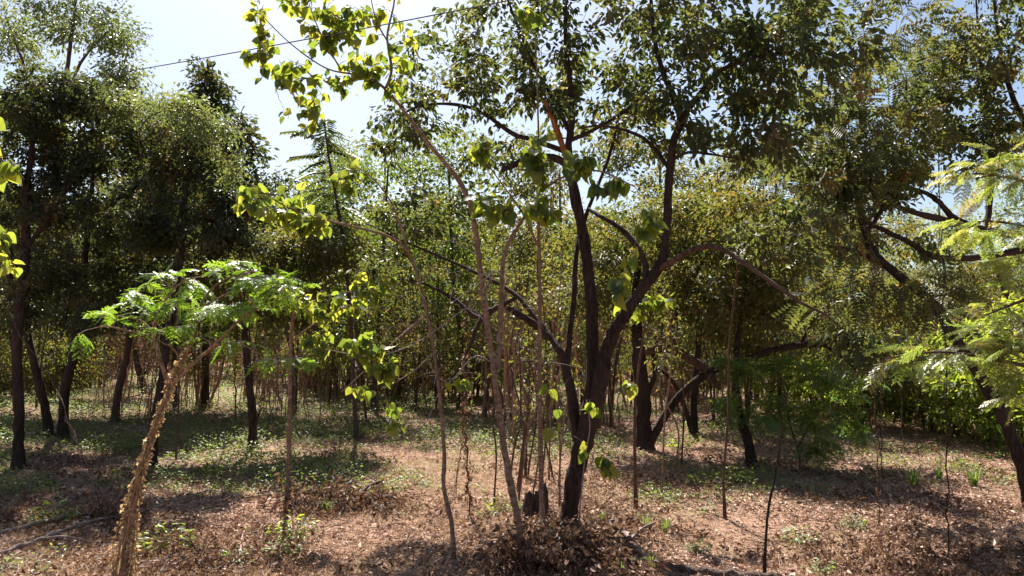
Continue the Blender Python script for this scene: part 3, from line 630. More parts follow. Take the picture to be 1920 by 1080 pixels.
def heart_sapling(name, label, limbs, blobs, n, size, seed, droop=1.2, bark=PALEBARK):
    root, sk, rg = tree(name, label, limbs, [], 0, 0, bark, None, seed, cat='sapling', rough=.04)
    tw = MB(); paths = grow(sk, blob_targets(blobs, rg), rg, tw, up=.1, rmax=.012); tw.build('twigs', PALEBARK, root)['kind'] = 'stuff'
    hang_leaves(root, paths, n, size, rg, droop); return root

heart_sapling('heart_leaved_sapling', 'pale slender sapling leaning left, its crown of heart-shaped leaves against the sky',
    [[(978, 1008, 8.0, 15.8), (962, 930, 8.0, 15.2), (947, 850, 8.0, 14.5), (925, 690, 7.95, 13.2), (905, 545, 7.9, 11.9), (890, 425, 7.85, 11.2), (866, 348, 7.8, 9.9), (800, 265, 7.7, 8.6), (724, 168, 7.6, 6.6), (672, 142, 7.5, 4.0), (612, 128, 7.4, 3.3), (545, 82, 7.3, 2.6), (484, 22, 7.2, 2.0)],
     [(722, 170, 7.6, 7), (734, 130, 7.6, 6), (726, 70, 7.6, 5), (738, 10, 7.6, 4), (745, -60, 7.6, 3)],
     [(934, 690, 7.95, 12), (940, 560, 8.05, 11), (945, 480, 8.1, 10), (968, 430, 8.1, 8), (1005, 378, 8.0, 5)],
     [(640, 133, 7.45, 4), (600, 60, 7.3, 3), (580, 10, 7.2, 2)], [(728, 80, 7.6, 4), (706, 40, 7.5, 3), (694, -10, 7.4, 2)]],
    [(480, 35, 7.2, .14, .22, .2, 10), (505, 105, 7.25, .26, .26, .25, 14), (555, 165, 7.3, .3, .24, .25, 13), (600, 45, 7.3, .3, .32, .25, 22), (560, 5, 7.2, .2, .16, .2, 9), (600, 205, 7.3, .2, .2, .2, 7), (655, 95, 7.4, .28, .3, .25, 20),
     (695, 125, 7.5, .2, .24, .2, 13), (655, 25, 7.3, .18, .2, .15, 10), (755, 105, 7.6, .14, .22, .15, 8), (738, 15, 7.6, .14, .22, .12, 8), (565, 220, 7.3, .22, .08, .15, 5), (752, 165, 7.6, .1, .12, .1, 4), (620, -40, 7.3, .3, .1, .2, 5), (700, 30, 7.5, .14, .24, .1, 8), (630, 160, 7.4, .2, .18, .2, 8)],
    640, .102, 201, droop=.75)
heart_sapling('heart_leaved_sapling', 'straight pale sapling stem beside the stump, heart-shaped leaves hanging before the main trunk',
    [[(1018, 985, 8.55, 12.4), (1014, 880, 8.5, 11.2), (1012, 700, 8.4, 9.3), (1012, 520, 8.2, 8.1), (1010, 400, 8.0, 6.8), (1010, 280, 7.9, 5.0), (1008, 180, 7.9, 3.7), (1004, 60, 7.9, 2.5)],
     [(1011, 360, 7.9, 6), (1060, 330, 7.5, 5), (1120, 320, 7.2, 4), (1190, 350, 7.0, 3)], [(1012, 470, 8.1, 5), (980, 400, 7.8, 4), (930, 330, 7.5, 3), (890, 270, 7.3, 3)]],
    [(1000, 270, 7.7, .18, .2, .2, 9), (1020, 310, 7.6, .2, .15, .2, 9), (1090, 300, 7.3, .2, .1, .2, 9), (1140, 330, 7.1, .2, .15, .2, 8), (900, 270, 7.3, .12, .1, .15, 6), (905, 380, 7.4, .1, .1, .12, 5), (945, 390, 7.5, .1, .08, .1, 4), (1015, 380, 7.7, .15, .12, .15, 7),
     (1210, 420, 7.0, .12, .08, .1, 5), (1160, 530, 7.2, .08, .12, .1, 3), (1000, 40, 7.9, .15, .3, .15, 5)],
    270, .125, 202, droop=1.0)
heart_sapling('heart_leaved_sapling', 'thin kinked sapling left of the leaning one, bending left under bright heart-shaped leaves',
    [[(850, 1035, 7.45, 10.5), (847, 985, 7.45, 9.8), (832, 910, 7.45, 9.1), (833, 850, 7.45, 9.1), (824, 740, 7.45, 7.7), (812, 650, 7.4, 7.0), (792, 550, 7.35, 6.3), (764, 466, 7.3, 5.6), (738, 388, 7.25, 4.2), (702, 338, 7.2, 2.8), (665, 310, 7.2, 1.8)],
     [(768, 474, 7.3, 6), (735, 446, 7.2, 5.5), (660, 424, 7.1, 5), (580, 404, 7.0, 4), (520, 378, 6.95, 3), (470, 345, 6.9, 2.5)],
     [(800, 590, 7.35, 5), (740, 640, 7.1, 3), (690, 690, 7.0, 2.4), (640, 735, 6.9, 2)], [(815, 660, 7.4, 5), (770, 700, 7.2, 3), (715, 730, 7.1, 2.4)]],
    [(470, 370, 6.9, .14, .14, .15, 9), (510, 395, 6.95, .2, .14, .18, 12), (560, 410, 7.0, .2, .12, .18, 10), (600, 420, 7.05, .15, .12, .15, 8), (700, 650, 7.0, .2, .1, .15, 10), (720, 690, 7.0, .1, .12, .1, 7), (660, 640, 7.0, .15, .08, .12, 6), (690, 730, 7.0, .12, .1, .1, 4),
     (735, 790, 7.1, .12, .05, .1, 3), (640, 340, 7.1, .15, .12, .15, 5), (540, 370, 7.0, .2, .1, .15, 6), (880, 720, 7.4, .05, .05, .05, 2)],
    360, .095, 203, droop=.8)
heart_sapling('heart_leaved_sapling', 'straight pale sapling at the left of the log, dark heart-shaped leaves overhead',
    [[(540, 932, 9.8, 11.9), (541, 850, 9.8, 10.5), (544, 740, 9.8, 9.1), (545, 650, 9.8, 7.7), (550, 590, 9.6, 5.6), (565, 540, 9.3, 3.5)],
     [(546, 640, 9.8, 5), (600, 600, 9.3, 4), (660, 570, 9.0, 3)], [(548, 600, 9.6, 5), (600, 560, 9.2, 4), (700, 540, 9.0, 3)]],
    [(560, 560, 9.2, .35, .25, .3, 20), (600, 570, 9.1, .25, .2, .25, 14), (660, 560, 9.0, .3, .15, .25, 14), (590, 640, 9.1, .25, .12, .2, 10), (700, 530, 9.1, .3, .2, .25, 14)],
    300, .10, 204)
heart_sapling('heart_leaved_sapling', 'sapling past the left edge showing only a few bright heart-shaped leaves',
    [[(-160, 1060, 5.6, 18), (-155, 800, 5.6, 15), (-130, 550, 5.6, 11), (-100, 380, 5.6, 8), (-60, 300, 5.6, 5), (-10, 295, 5.5, 3)], [(-110, 450, 5.6, 5), (-40, 430, 5.5, 3)]],
    [(15, 305, 5.5, .14, .07, .12, 10), (-40, 320, 5.5, .2, .1, .15, 8), (0, 435, 5.5, .08, .06, .08, 6), (-40, 210, 5.5, .14, .08, .1, 4), (30, 500, 7, .1, .05, .1, 2)],
    80, .10, 205)
heart_sapling('vine_clad_sprout', 'leafy sprouts of heart-shaped leaves climbing low on the main trunk',
    [[(1086, 968, 8.45, 3), (1092, 905, 8.42, 3), (1098, 850, 8.4, 2.6), (1106, 800, 8.35, 2.4), (1100, 750, 8.35, 2)]],
    [(1105, 840, 8.1, .12, .1, .1, 7), (1110, 760, 8.1, .1, .08, .1, 5), (1150, 870, 8.1, .12, .1, .1, 5), (1040, 790, 8.2, .08, .08, .08, 3), (1030, 720, 8.2, .04, .04, .05, 1)],
    34, .125, 206, bark=PINKTWIG)
heart_sapling('round_leaved_sapling', 'thin stem carrying round green leaves in front of the bent trunk',
    [[(1192, 938, 9.7, 8.2), (1190, 840, 9.7, 6.8), (1192, 740, 9.7, 6.0), (1205, 640, 9.6, 4.5), (1215, 580, 9.5, 3.0)]],
    [(1220, 560, 9.5, .3, .12, .25, 16), (1180, 580, 9.4, .2, .12, .2, 8), (1190, 720, 9.4, .15, .05, .15, 3)], 110, .11, 207, bark=REDBARK)

# other plain pale stems
def stem(label, spec, bark=PALEBARK, name='pale_sapling', blobs=(), n=0, ls=.08, lmat=G_YEL, seed=0):
    return tree(name, label, [spec], list(blobs), n, ls, bark, lmat, 300 + seed, L2v, L2f, cat='sapling', rough=.04)[0]
stem('pale slim sapling standing in the dappled shade right of the bent trunk', [(1359, 960, 9.05, 7), (1357, 890, 9.05, 5.8), (1366, 770, 9.05, 5), (1368, 640, 9.1, 4.6), (1383, 500, 9.05, 4.3), (1388, 330, 9.0, 2.0)], bark=REDBARK, seed=1, blobs=[(1390, 400, 9, .3, .4, .3, 10)], n=600)
stem('dark thin stem leaning out of the litter at lower right', [(1433, 1062, 6.95, 6.8), (1440, 960, 6.95, 6.0), (1456, 880, 6.95, 4.5), (1466, 800, 6.9, 3.8), (1462, 740, 6.9, 2.2)], DARKBARK, 'leaning_sapling', seed=2)
for i, (x, y0, y1) in enumerate([(952, 930, 640), (968, 925, 560), (985, 820, 470)]):
    Y = depth_of(max(y0, 900)) + .4
    stem(['thin dark sucker left of the stump', 'thin dark sucker just beside the stump', 'thin reddish sucker rising behind the straight pale stem'][i],
         [(x, y0 + 10, Y, 5), (x + 12, y0 - 90, Y, 4.5), (x + 24, (y0 + y1) / 2, Y, 4), (x + 22, y1, Y, 2.5)], REDBARK, 'thin_sucker', seed=5 + i, blobs=[(x + 22, 760, Y, .12, .5, .12, 6)], n=60, ls=.06)

rk = np.random.default_rng(333)
for i in range(13):
    cx, lo, hi = (rk.uniform(925, 1060), 880, 960) if i < 10 else (rk.uniform(1120, 1420), 850, 930)
    py = rk.uniform(lo, hi); Y = depth_of(py); ln = rk.normal(0, 18); top = rk.uniform(430, 640)
    stem('thin bare sucker in the clump of stems beside the main tree' if i < 10 else 'thin bare sapling in the shade right of the main tree', [(cx, py, Y, 3.8), (cx + ln * .3 + rk.normal(0, 9), py - (py - top) * .33, Y, 4), (cx + ln * .7 + rk.normal(0, 13), py - (py - top) * .66, Y, 3.2), (cx + ln, top, Y, 1.8)],
         (PALEBARK, REDBARK)[i % 2], 'thin_sucker', seed=40 + i, blobs=[(cx + ln, top + 60, Y, .3, .5, .3, 8)], n=90, ls=.07)['group'] = 'thin suckers around the main tree'
# ------------------------------------------------------------------ feathery (twice-pinnate) trees
def frond_mesh(mat, pairs=8, leaflets=9, pl=.34, droop=.25, seed=0, lw=.13, hwf=.62):
    rg = np.random.default_rng(seed); mb = MB()
    V, F = [[-.006, 0, 0], [.006, 0, 0], [0, 1, -droop]], [[0, 1, 2]]
    for i in range(pairs):
        t = .2 + .8 * i / (pairs - 1); o = np.array([0, t, -droop * t * t]); L = pl * (1 - .45 * abs(t - .5)) * rg.uniform(.85, 1.1)
        for s in (-1, 1):
            ax = nrm(np.array([s * .8, .6 + rg.normal(0, .12), -.2 - rg.random() * .5])); wv = nrm(np.cross(ax, [0, 0, 1.]))
            for j in range(leaflets):
                u = (j + .6) / leaflets; q = o + ax * L * u + np.array([0, 0, -.10 * u * u * L]); ll = L * lw * (1 - .6 * abs(u - .45)); hw = L / leaflets * hwf
                for g in (-1, 1):
                    b = len(V); tip = q + wv * g * ll + ax * ll * .35 + np.array([0, 0, rg.normal(0, .012)])
                    V += [q - ax * hw * .5, q + ax * hw * .5, tip + ax * hw * .5, tip - ax * hw * .3]; F.append([b, b + 1, b + 2, b + 3])
    V = np.array([np.asarray(v, float) for v in V])
    tri = np.array(F[:1]); quads = np.array(F[1:])
    mb.add(V, [tri, quads], .05); return mb.mesh('frond', mat)
FM = [frond_mesh(FROND, seed=i, droop=.35 + .25 * i, pairs=5, pl=.55, leaflets=8, lw=.17, hwf=.85) for i in range(3)]
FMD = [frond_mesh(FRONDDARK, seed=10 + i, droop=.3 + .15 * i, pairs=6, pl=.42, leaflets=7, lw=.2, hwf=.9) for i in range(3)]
FMY = [frond_mesh(FRONDYEL, seed=20 + i, droop=.25 + .15 * i, pairs=9, lw=.17, hwf=.85) for i in range(3)]

def fronds(root, paths, n, size, rg, meshes, flat=1.0, prefer=None):
    L = np.array([np.linalg.norm(p[-1] - p[0]) for p in paths]); wt = np.sqrt(L + .1); cnt = rg.multinomial(n, wt / wt.sum())
    for p, c in zip(paths, cnt):
        for _ in range(c):
            u = (1 - rg.random() ** 1.5 * .6) * (len(p) - 1); i = min(int(u), len(p) - 2); q = p[i] + (p[i + 1] - p[i]) * (u - i)
            a = rg.random() * 6.283; d = nrm(nrm(p[-1] - p[0]) * .6 + np.array([math.cos(a), math.sin(a), rg.normal(-.05, .2)]) + (0 if prefer is None else np.array(prefer)))
            upv = nrm(rg.normal(0, .4, 3) + np.array([0, 0, flat]))
            put('frond', meshes[int(rg.integers(0, len(meshes)))], root, q, frames(d[None], upv[None])[0], size * rg.uniform(.7, 1.2))

def feathery_left():
    root, sk, rg = tree('feathery_tree', 'small bright green feathery tree on the left, its trunk wrapped in golden dry vine',
        [[(228, 1120, 6.2, 20), (240, 1000, 6.2, 16), (262, 895, 6.2, 13), (290, 800, 6.2, 11), (316, 735, 6.2, 10), (330, 700, 6.2, 9), (358, 640, 6.2, 9), (372, 580, 6.2, 6), (410, 530, 6.1, 4), (470, 510, 6.0, 3)],
         [(318, 730, 6.2, 9), (300, 672, 6.2, 8), (288, 625, 6.2, 8), (300, 580, 6.2, 5), (340, 530, 6.2, 4), (400, 515, 6.2, 2.5)],
         [(322, 722, 6.2, 9), (365, 680, 6.1, 7), (410, 640, 6.0, 7), (450, 600, 5.9, 5), (490, 575, 5.8, 3)],
         [(286, 630, 6.2, 4), (240, 620, 6.1, 3.5), (200, 612, 6.0, 3), (165, 618, 6.0, 2)], [(288, 622, 6.2, 4), (262, 600, 6.3, 3), (215, 592, 6.4, 2)],
         [(405, 645, 6.0, 5), (450, 645, 5.9, 4), (480, 660, 5.9, 2.5)], [(345, 705, 6.2, 4), (330, 660, 6.0, 4), (300, 640, 5.9, 2)],
         [(372, 580, 6.2, 4), (440, 545, 6.0, 3), (520, 530, 5.9, 2)]],
        [], 0, 0, PALEBARK, None, 401, rough=.05)
    tw = MB()
    blobs = [(270, 540, 6.2, .15, .05, .2, 6), (330, 515, 6.3, .18, .04, .25, 7), (265, 585, 6.1, .16, .05, .25, 6), (330, 570, 6.1, .16, .05, .3, 7), (395, 580, 6.0, .16, .05, .3, 7), (420, 500, 6.1, .2, .05, .3, 10), (480, 520, 6.0, .22, .05, .3, 11), (510, 555, 5.9, .18, .06, .3, 10), (545, 530, 5.9, .14, .06, .3, 7),
             (370, 540, 6.4, .25, .05, .3, 7), (455, 640, 5.9, .2, .03, .2, 6), (500, 672, 5.9, .2, .03, .2, 7), (395, 632, 6.0, .12, .04, .15, 4), (300, 612, 5.9, .14, .03, .2, 4), (340, 612, 6.0, .12, .03, .2, 4),
             (145, 628, 6.0, .08, .03, .1, 4), (200, 588, 6.4, .12, .03, .1, 5), (440, 575, 5.9, .2, .06, .3, 8), (545, 672, 5.9, .08, .03, .1, 3), (240, 560, 6.2, .1, .04, .15, 3)]
    paths = grow(sk, blob_targets(blobs, rg), rg, tw, up=.05, rmax=.01, sides=4); tw.build('twigs', PINKTWIG, root)['kind'] = 'stuff'
    fronds(root, paths, 290, .13, rg, FM)
    # golden dry vine on the trunk
    base = P(225, 1120, 6.15); base[2] = gz(base[0], base[1])
    v = thing('dry_vine', 'golden brown dry vine sheathing the trunk of the small feathery tree', 'vine', base)
    axis = cat_rom([P(228, 1120, 6.2), P(240, 1000, 6.2), P(262, 895, 6.2), P(290, 800, 6.2), P(316, 735, 6.2), P(336, 690, 6.2), P(356, 645, 6.2)], 10)
    st = MB(); pos, dd = [], []; na = len(axis) - 1
    for k in range(52):
        t0 = rg.random() ** 1.35; t1 = max(0, t0 - rg.uniform(.15, .5)); m = 14; tt = np.linspace(t0, t1, m); x = tt * na; ii = np.clip(x.astype(int), 0, na - 1); c = axis[ii] + (axis[ii + 1] - axis[ii]) * (x - ii)[:, None]
        a = rg.random() * 6.283 + np.linspace(0, rg.normal(0, 1.6), m); r = np.interp(tt, [0, .15, .4, .7, 1], [.075, .045, .02, .012, .008]) * rg.uniform(.7, 1.4) + np.linspace(0, max(0, rg.normal(.0, .035)), m)
        q = c + np.stack([np.cos(a) * r, np.sin(a) * r, np.zeros(m)], -1) + rg.normal(0, .006, (m, 3)); q[:, 2] = np.maximum(q[:, 2], gz(q[:, 0], q[:, 1]) + .01)
        tube(st, q, np.linspace(.005, .0025, m), 4)
        nl = int(rg.uniform(10, 46)); u = rg.random(nl) * (m - 1); u0 = np.clip(u.astype(int), 0, m - 2); pos.append(q[u0] + (q[u0 + 1] - q[u0]) * (u - u0)[:, None] + rg.normal(0, .011, (nl, 3))); dd.append(np.repeat(nrm(q[-1] - c[-1])[None] * .5, nl, 0))
    st.build('stems', bark_mat('dry_vine_stem', (.20, .12, .07), (.40, .27, .17), (30, 30, 10), .3), v)['kind'] = 'stuff'
    pos = np.concatenate(pos); n = len(pos); d = np.concatenate(dd) + rg.normal(0, .5, (n, 3)) + [0, 0, -.8]
    lb = MB(); scatter(lb, L4v * [1.2, 1, 4], L4f, pos, frames(d, rg.normal(0, 1, (n, 3))), rg.uniform(.016, .046, n), np.clip(rg.normal(.5, .3, n), 0, 1))
    lb.build('leaves', GOLDDRY, v)['kind'] = 'stuff'
feathery_left()

def feathery_right():
    root, sk, rg = tree('feathery_tree', 'bright yellowing feathery tree reaching in from the right edge in layered sprays',
        [[(2170, 1300, 4.3, 40), (2160, 1000, 4.3, 36), (2140, 760, 4.3, 32), (2110, 560, 4.3, 26), (2080, 380, 4.3, 18), (2060, 200, 4.3, 10)],
         [(2135, 760, 4.3, 16), (2040, 720, 4.2, 12), (1940, 690, 4.1, 9), (1850, 672, 4.05, 7), (1760, 660, 4.0, 5), (1660, 672, 4.0, 3)],
         [(2110, 560, 4.3, 14), (2030, 540, 4.2, 10), (1930, 560, 4.2, 7), (1850, 590, 4.15, 4)], [(2090, 430, 4.3, 12), (1980, 360, 4.2, 9), (1880, 330, 4.2, 6), (1800, 325, 4.2, 3)],
         [(2100, 500, 4.3, 10), (1980, 440, 4.3, 7), (1860, 415, 4.3, 4), (1780, 425, 4.3, 2)]],
        [], 0, 0, REDBARK, None, 402, rough=.05)
    tw = MB()
    blobs = [(1690, 675, 4.0, .12, .03, .18, 8), (1760, 660, 4.0, .2, .05, .2, 14), (1840, 650, 4.05, .2, .08, .25, 18), (1900, 680, 4.1, .15, .08, .25, 16), (1900, 610, 4.15, .15, .08, .2, 14), (1850, 580, 4.15, .12, .05, .2, 8), (1840, 320, 4.2, .16, .05, .15, 11), (1900, 330, 4.2, .12, .06, .2, 11), (1900, 290, 4.2, .12, .04, .15, 6),
             (1820, 415, 4.3, .16, .03, .15, 8), (1890, 430, 4.3, .12, .05, .2, 8), (1900, 490, 4.25, .12, .04, .2, 6), (1910, 745, 4.1, .06, .03, .1, 3), (2040, 450, 4.3, .3, .4, .3, 14), (2070, 200, 4.3, .4, .25, .4, 16)]
    paths = grow(sk, blob_targets(blobs, rg), rg, tw, up=.02, rmax=.008, sides=4); tw.build('twigs', TWIGBARK, root)['kind'] = 'stuff'
    fronds(root, paths, 299, .165, rg, FMY, prefer=(-.4, 0, 0))
feathery_right()

def feathery_shrub():
    root, sk, rg = tree('feathery_shrub', 'dark green feathery shrub in the shade in front of the bowed trunk',
        [[(1500, 876, 12.1, 4), (1498, 850, 12.1, 4), (1480, 790, 12.1, 4), (1470, 730, 12.1, 3), (1455, 680, 12.1, 2)], [(1495, 840, 12.1, 4), (1530, 780, 12.1, 3), (1580, 745, 12.1, 2)], [(1482, 795, 12.1, 4), (1430, 755, 11.9, 3), (1375, 725, 11.8, 2)]],
        [], 0, 0, TWIGBARK, None, 403, cat='shrub')
    tw = MB(); blobs = [(1380, 690, 11.7, .35, .2, .35, 16), (1450, 680, 12.1, .4, .2, .4, 18), (1530, 700, 12.4, .45, .25, .4, 20), (1600, 720, 12.7, .35, .3, .4, 18), (1510, 780, 12.2, .5, .28, .4, 22), (1430, 765, 11.9, .4, .25, .4, 16), (1550, 845, 11.9, .3, .18, .3, 12), (1365, 760, 11.7, .25, .2, .25, 10), (1600, 800, 12.5, .3, .25, .3, 12)]
    paths = grow(sk, blob_targets(blobs, rg), rg, tw, rmax=.006); tw.build('twigs', TWIGBARK, root)['kind'] = 'stuff'
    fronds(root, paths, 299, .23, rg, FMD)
    lb = MB(); leaves_on(lb, paths, 3600, .06, rg, L2v, L2f, .07, .4); lb.build('small_leaves', G_BRIGHT, root)['kind'] = 'stuff'
feathery_shrub()

# ------------------------------------------------------------------ bushes of the right-hand hedge
def bush_template(seed, mat, n, size):
    rg = np.random.default_rng(seed); root = thing('hedge_bush', 'x', 'bush', (0, 0, 0)); sk = Skel(); mb = MB()
    for k in range(6):
        a = rg.random() * 6.28; h = rg.uniform(1.2, 2.2); p = cat_rom([(0.1 * math.cos(a), .1 * math.sin(a), -.1), (.25 * math.cos(a), .25 * math.sin(a), h * .5), (.6 * math.cos(a), .6 * math.sin(a), h)], 5)
        tube(mb, p, np.linspace(.025, .008, len(p)), 5); sk.add(p[2:], .015)
    mb.build('stems', TWIGBARK, root)['kind'] = 'stuff'
    T = nrm(rg.normal(0, 1, (120, 3))) * rg.random((120, 1)) ** .35 * np.array([1.25, 1.0, 1.15]) + [0, 0, 1.25]; T[:, 2] = np.maximum(T[:, 2], .12)
    tw = MB(); paths = grow(sk, T, rg, tw, rmax=.012); tw.build('twigs', TWIGBARK, root)['kind'] = 'stuff'
    lb = MB(); leaves_on(lb, paths, n, size, rg, L4v, L4f, .14, .5); lb.build('foliage', mat, root)['kind'] = 'stuff'
    return root
def under_template(seed, mat):
    rg = np.random.default_rng(seed); root = thing('understorey_tree', 'x', 'tree', (0, 0, 0)); sk = Skel(); h = rg.uniform(3.2, 4.2)
    for k in range(3):
        a = rg.random() * 6.28; p = cat_rom([(0, 0, -.1), (.15 * math.cos(a), .15 * math.sin(a), h * .4), (.45 * math.cos(a), .45 * math.sin(a), h * .75), (.6 * math.cos(a), .6 * math.sin(a), h)], 5)
        mb = MB(); tube(mb, p, np.linspace(.03, .008, len(p)), 6); mb.build('stem', REDBARK, root, smooth=True); sk.add(p[4:], np.linspace(.025, .008, len(p))[4:])
    T = np.stack([rg.normal(0, .75, 110), rg.normal(0, .75, 110), rg.uniform(.25, 1.05, 110) * h], -1)
    tw = MB(); paths = grow(sk, T, rg, tw, rmax=.012); tw.build('twigs', TWIGBARK, root)['kind'] = 'stuff'
    lb = MB(); leaves_on(lb, paths, 2600, .085, rg, L2v, L2f, .09, .5, flat=.5); lb.build('crown', mat, root)['kind'] = 'stuff'
    return root
def tangle_template(seed):
    rg = np.random.default_rng(seed); mb = MB()
    for _ in range(9):
        a = rg.random() * 6.28; h = rg.uniform(1.6, 3.4); o = np.array([rg.normal(0, .35), rg.normal(0, .35), -.08]); l = np.array([math.cos(a), math.sin(a), 0]) * rg.uniform(.1, .7)
        p = cat_rom([o, o + l * .3 + [0, 0, h * .45], o + l * .8 + [0, 0, h * .85], o + l * 1.5 + [0, 0, h * .9]], 4); p[1:] += rg.normal(0, .025, (len(p) - 1, 3)); tube(mb, p, np.linspace(.014, .004, len(p)), 4)
        for _ in range(9):
            i = int(rg.integers(3, len(p))); d = np.append(rg.normal(0, .3, 2), rg.normal(.08, .22)); q = np.array([p[i], p[i] + d * .5 + rg.normal(0, .04, 3), p[i] + d + [0, 0, -.08]]); tube(mb, q, [.006, .004, .0025], 3, cap=False)
    return mb.mesh('bare_shrub', THICKET)
TG = [tangle_template(560 + i) for i in range(4)]; rt = np.random.default_rng(561)
for i in range(64):
    py = rt.uniform(735, 800) if i % 3 else rt.uniform(690, 735); px = rt.uniform(480, 1620) if i % 5 else rt.uniform(60, 480); Y = depth_of(py); p = P(px, py, Y)
    if 680 < px < 930 and py > 760: continue
    o = link('bare_shrub', TG[i % 4]); o.location = (p[0], p[1], float(gz(p[0], p[1]))); o.rotation_euler = (0, 0, rt.uniform(0, 6)); s_ = rt.uniform(.7, 1.15); o.scale = (s_, s_, s_)
    tag(o, ('near' if Y < 22 else 'far') + ' tangled bare tan shrub of thin twigs ' + behind(p[0], p[1]), 'shrub', 'bare twiggy shrubs of the thicket')
UT = [under_template(541, G_YEL), under_template(542, G_LIME), under_template(543, G_YEL)]
rr_ = np.random.default_rng(544); done = set()
for i, (px, py) in enumerate([(560, 770), (620, 765), (690, 790), (770, 775), (830, 765), (900, 780), (950, 800), (1030, 790), (1090, 775), (1150, 800), (1250, 775), (1330, 790), (1390, 800), (1450, 790), (1520, 780), (1180, 760), (1000, 760), (720, 755), (640, 750), (480, 770), (380, 765), (300, 770), (60, 770), (1600, 770), (1290, 755), (860, 745), (1420, 750), (1540, 755)]):
    Y = depth_of(py); p = P(px + rr_.uniform(-15, 15), py, Y); p[2] = gz(p[0], p[1]); k = i % 3; s_ = rr_.uniform(.8, 1.15); where = ' ' + behind(p[0], p[1])
    lab = ['loose yellow-green understorey tree', 'bright green understorey tree', 'sparse understorey tree with spreading stems'][k] + where
    if k not in done: done.add(k); o = UT[k]; o.location = [float(q) for q in p]; o['label'] = lab; o['group'] = 'understorey trees of the thicket'
    else: copy_tree(UT[k], p, rr_.uniform(0, 6), s_, lab, 'understorey trees of the thicket')
MID = [(700, 772, 250, 'yellow-olive tree filling the gap left of the leaning sapling'), (860, 765, 240, 'olive tree behind the leaning sapling at mid distance'), (1030, 770, 260, 'yellow-olive tree behind the left stems of the main tree'), (1255, 768, 240, 'yellowish tree whose crown fills the space right of the main stems'),
       (1440, 775, 250, 'yellow-olive tree under the arching limb at mid distance'), (545, 775, 330, 'yellow-green tree behind the clearing trunk'), (30, 770, 330, 'olive tree behind the left edge trunk'), (330, 765, 330, 'olive tree behind the slender left tree')]
for k, (px, py, top, lab) in enumerate(MID):
    Y = depth_of(py); q = np.random.default_rng(1200 + k)
    bl = [(px + q.uniform(-90, 90), top + 40 + t * (560 - top), Y, 1.15, .75, 1.1, 26) for t in (0, .15, .35, .5, .65, .8, 1)]
    tree('olive_tree', lab, [[(px, py, Y, 11), (px + q.uniform(-12, 12), py - 90, Y, 10), (px + q.uniform(-25, 25), py - 220, Y, 8), (px + q.uniform(-30, 30), top + 60, Y, 4)]], bl, [7500, 7500, 10000, 11000, 10000, 7500, 11000, 11000][k], .13, TWIGBARK, [G_LIME, G_LIME, G_YEL, G_YEL, G_MAIN, G_LIME, G_DARK, G_DARK][k], 1300 + k, L2v, L2f, flat=.5,
         group='mid-distance trees of the wood', spread=.2)
BROWNB = bush_template(504, BRUSH, 1500, .11)
BT = [bush_template(501, G_BRIGHT, 1900, .15), bush_template(502, G_BRIGHT, 2800, .11), bush_template(503, G_YEL, 3000, .13)]
hspots = [(1455, 778, 0, .6, 'low bright bush behind the bowed trunk'), (1530, 782, 0, .7, 'low bright bush between the feathery shrub and the hedge'), (1610, 800, 0, .7, 'low bright bush in front of the hedge left end'), (1585, 765, 1, .9, 'dark bush at the left end of the right-hand hedge'), (1640, 778, 1, 1.0, 'dark dense bush second in the hedge, beside the hanging vines'), (1700, 792, 0, .85, 'green bush in the hedge left of the hanging single vine'),
  (1745, 806, 2, 1.0, 'yellow-green bush in the middle of the hedge'), (1800, 818, 0, 1.05, 'bright large-leaved bush left of the leaning right trunk'), (1850, 828, 1, .9, 'dark bush just behind the leaning right trunk'), (1910, 838, 0, 1.1, 'bright bush at the right edge under the feathery sprays'),
  (1660, 748, 2, 1.0, 'yellow-green bush just behind the hedge left half'), (1770, 765, 0, 1.05, 'taller green bush rising behind the middle of the hedge'), (1880, 775, 2, 1.2, 'tall yellow-green bush behind the leaning right trunk'), (1960, 800, 1, 1.3, 'dark tall bush at the far right of the hedge'),
  (1560, 735, 2, 1.0, 'yellow-green bush behind the feathery shrub'), (1500, 728, 1, .9, 'dark bush behind the feathery shrub at the wood edge'), (1935, 730, 2, 1.7, 'tallest pale bush at the right edge')]
ru = np.random.default_rng(77)
for i in range(60):
    Y = ru.uniform(23, 40); x = ru.uniform(-.72, .72) * Y; k = [2, 3, 3, 3][i % 4]
    if i == 1: BROWNB.location = (float(x), float(Y), float(gz(x, Y))); BROWNB['label'] = 'brown dried-up undergrowth bush ' + behind(x, Y); BROWNB['group'] = 'undergrowth bushes'; continue
    copy_tree((BT + [BROWNB])[k], (x, Y, gz(x, Y)), ru.uniform(0, 6), ru.uniform(.7, 1.3), ['green', 'dark', 'yellow-green', 'brown dried-up'][k] + (' undergrowth bush at middle distance ' if Y < 31 else ' undergrowth bush far back ') + behind(x, Y), 'undergrowth bushes')
bu = set()
for (px, py, k, s, lab) in hspots:
    p = P(px, py, depth_of(py)); p[2] = gz(p[0], p[1])
    if k not in bu: bu.add(k); o = BT[k]; o.location = [float(q) for q in p]; o.scale = (s,) * 3; o['label'] = lab; o['group'] = 'bushes of the right-hand hedge'
    else: copy_tree(BT[k], p, rng.uniform(0, 6), s, lab, 'bushes of the right-hand hedge')

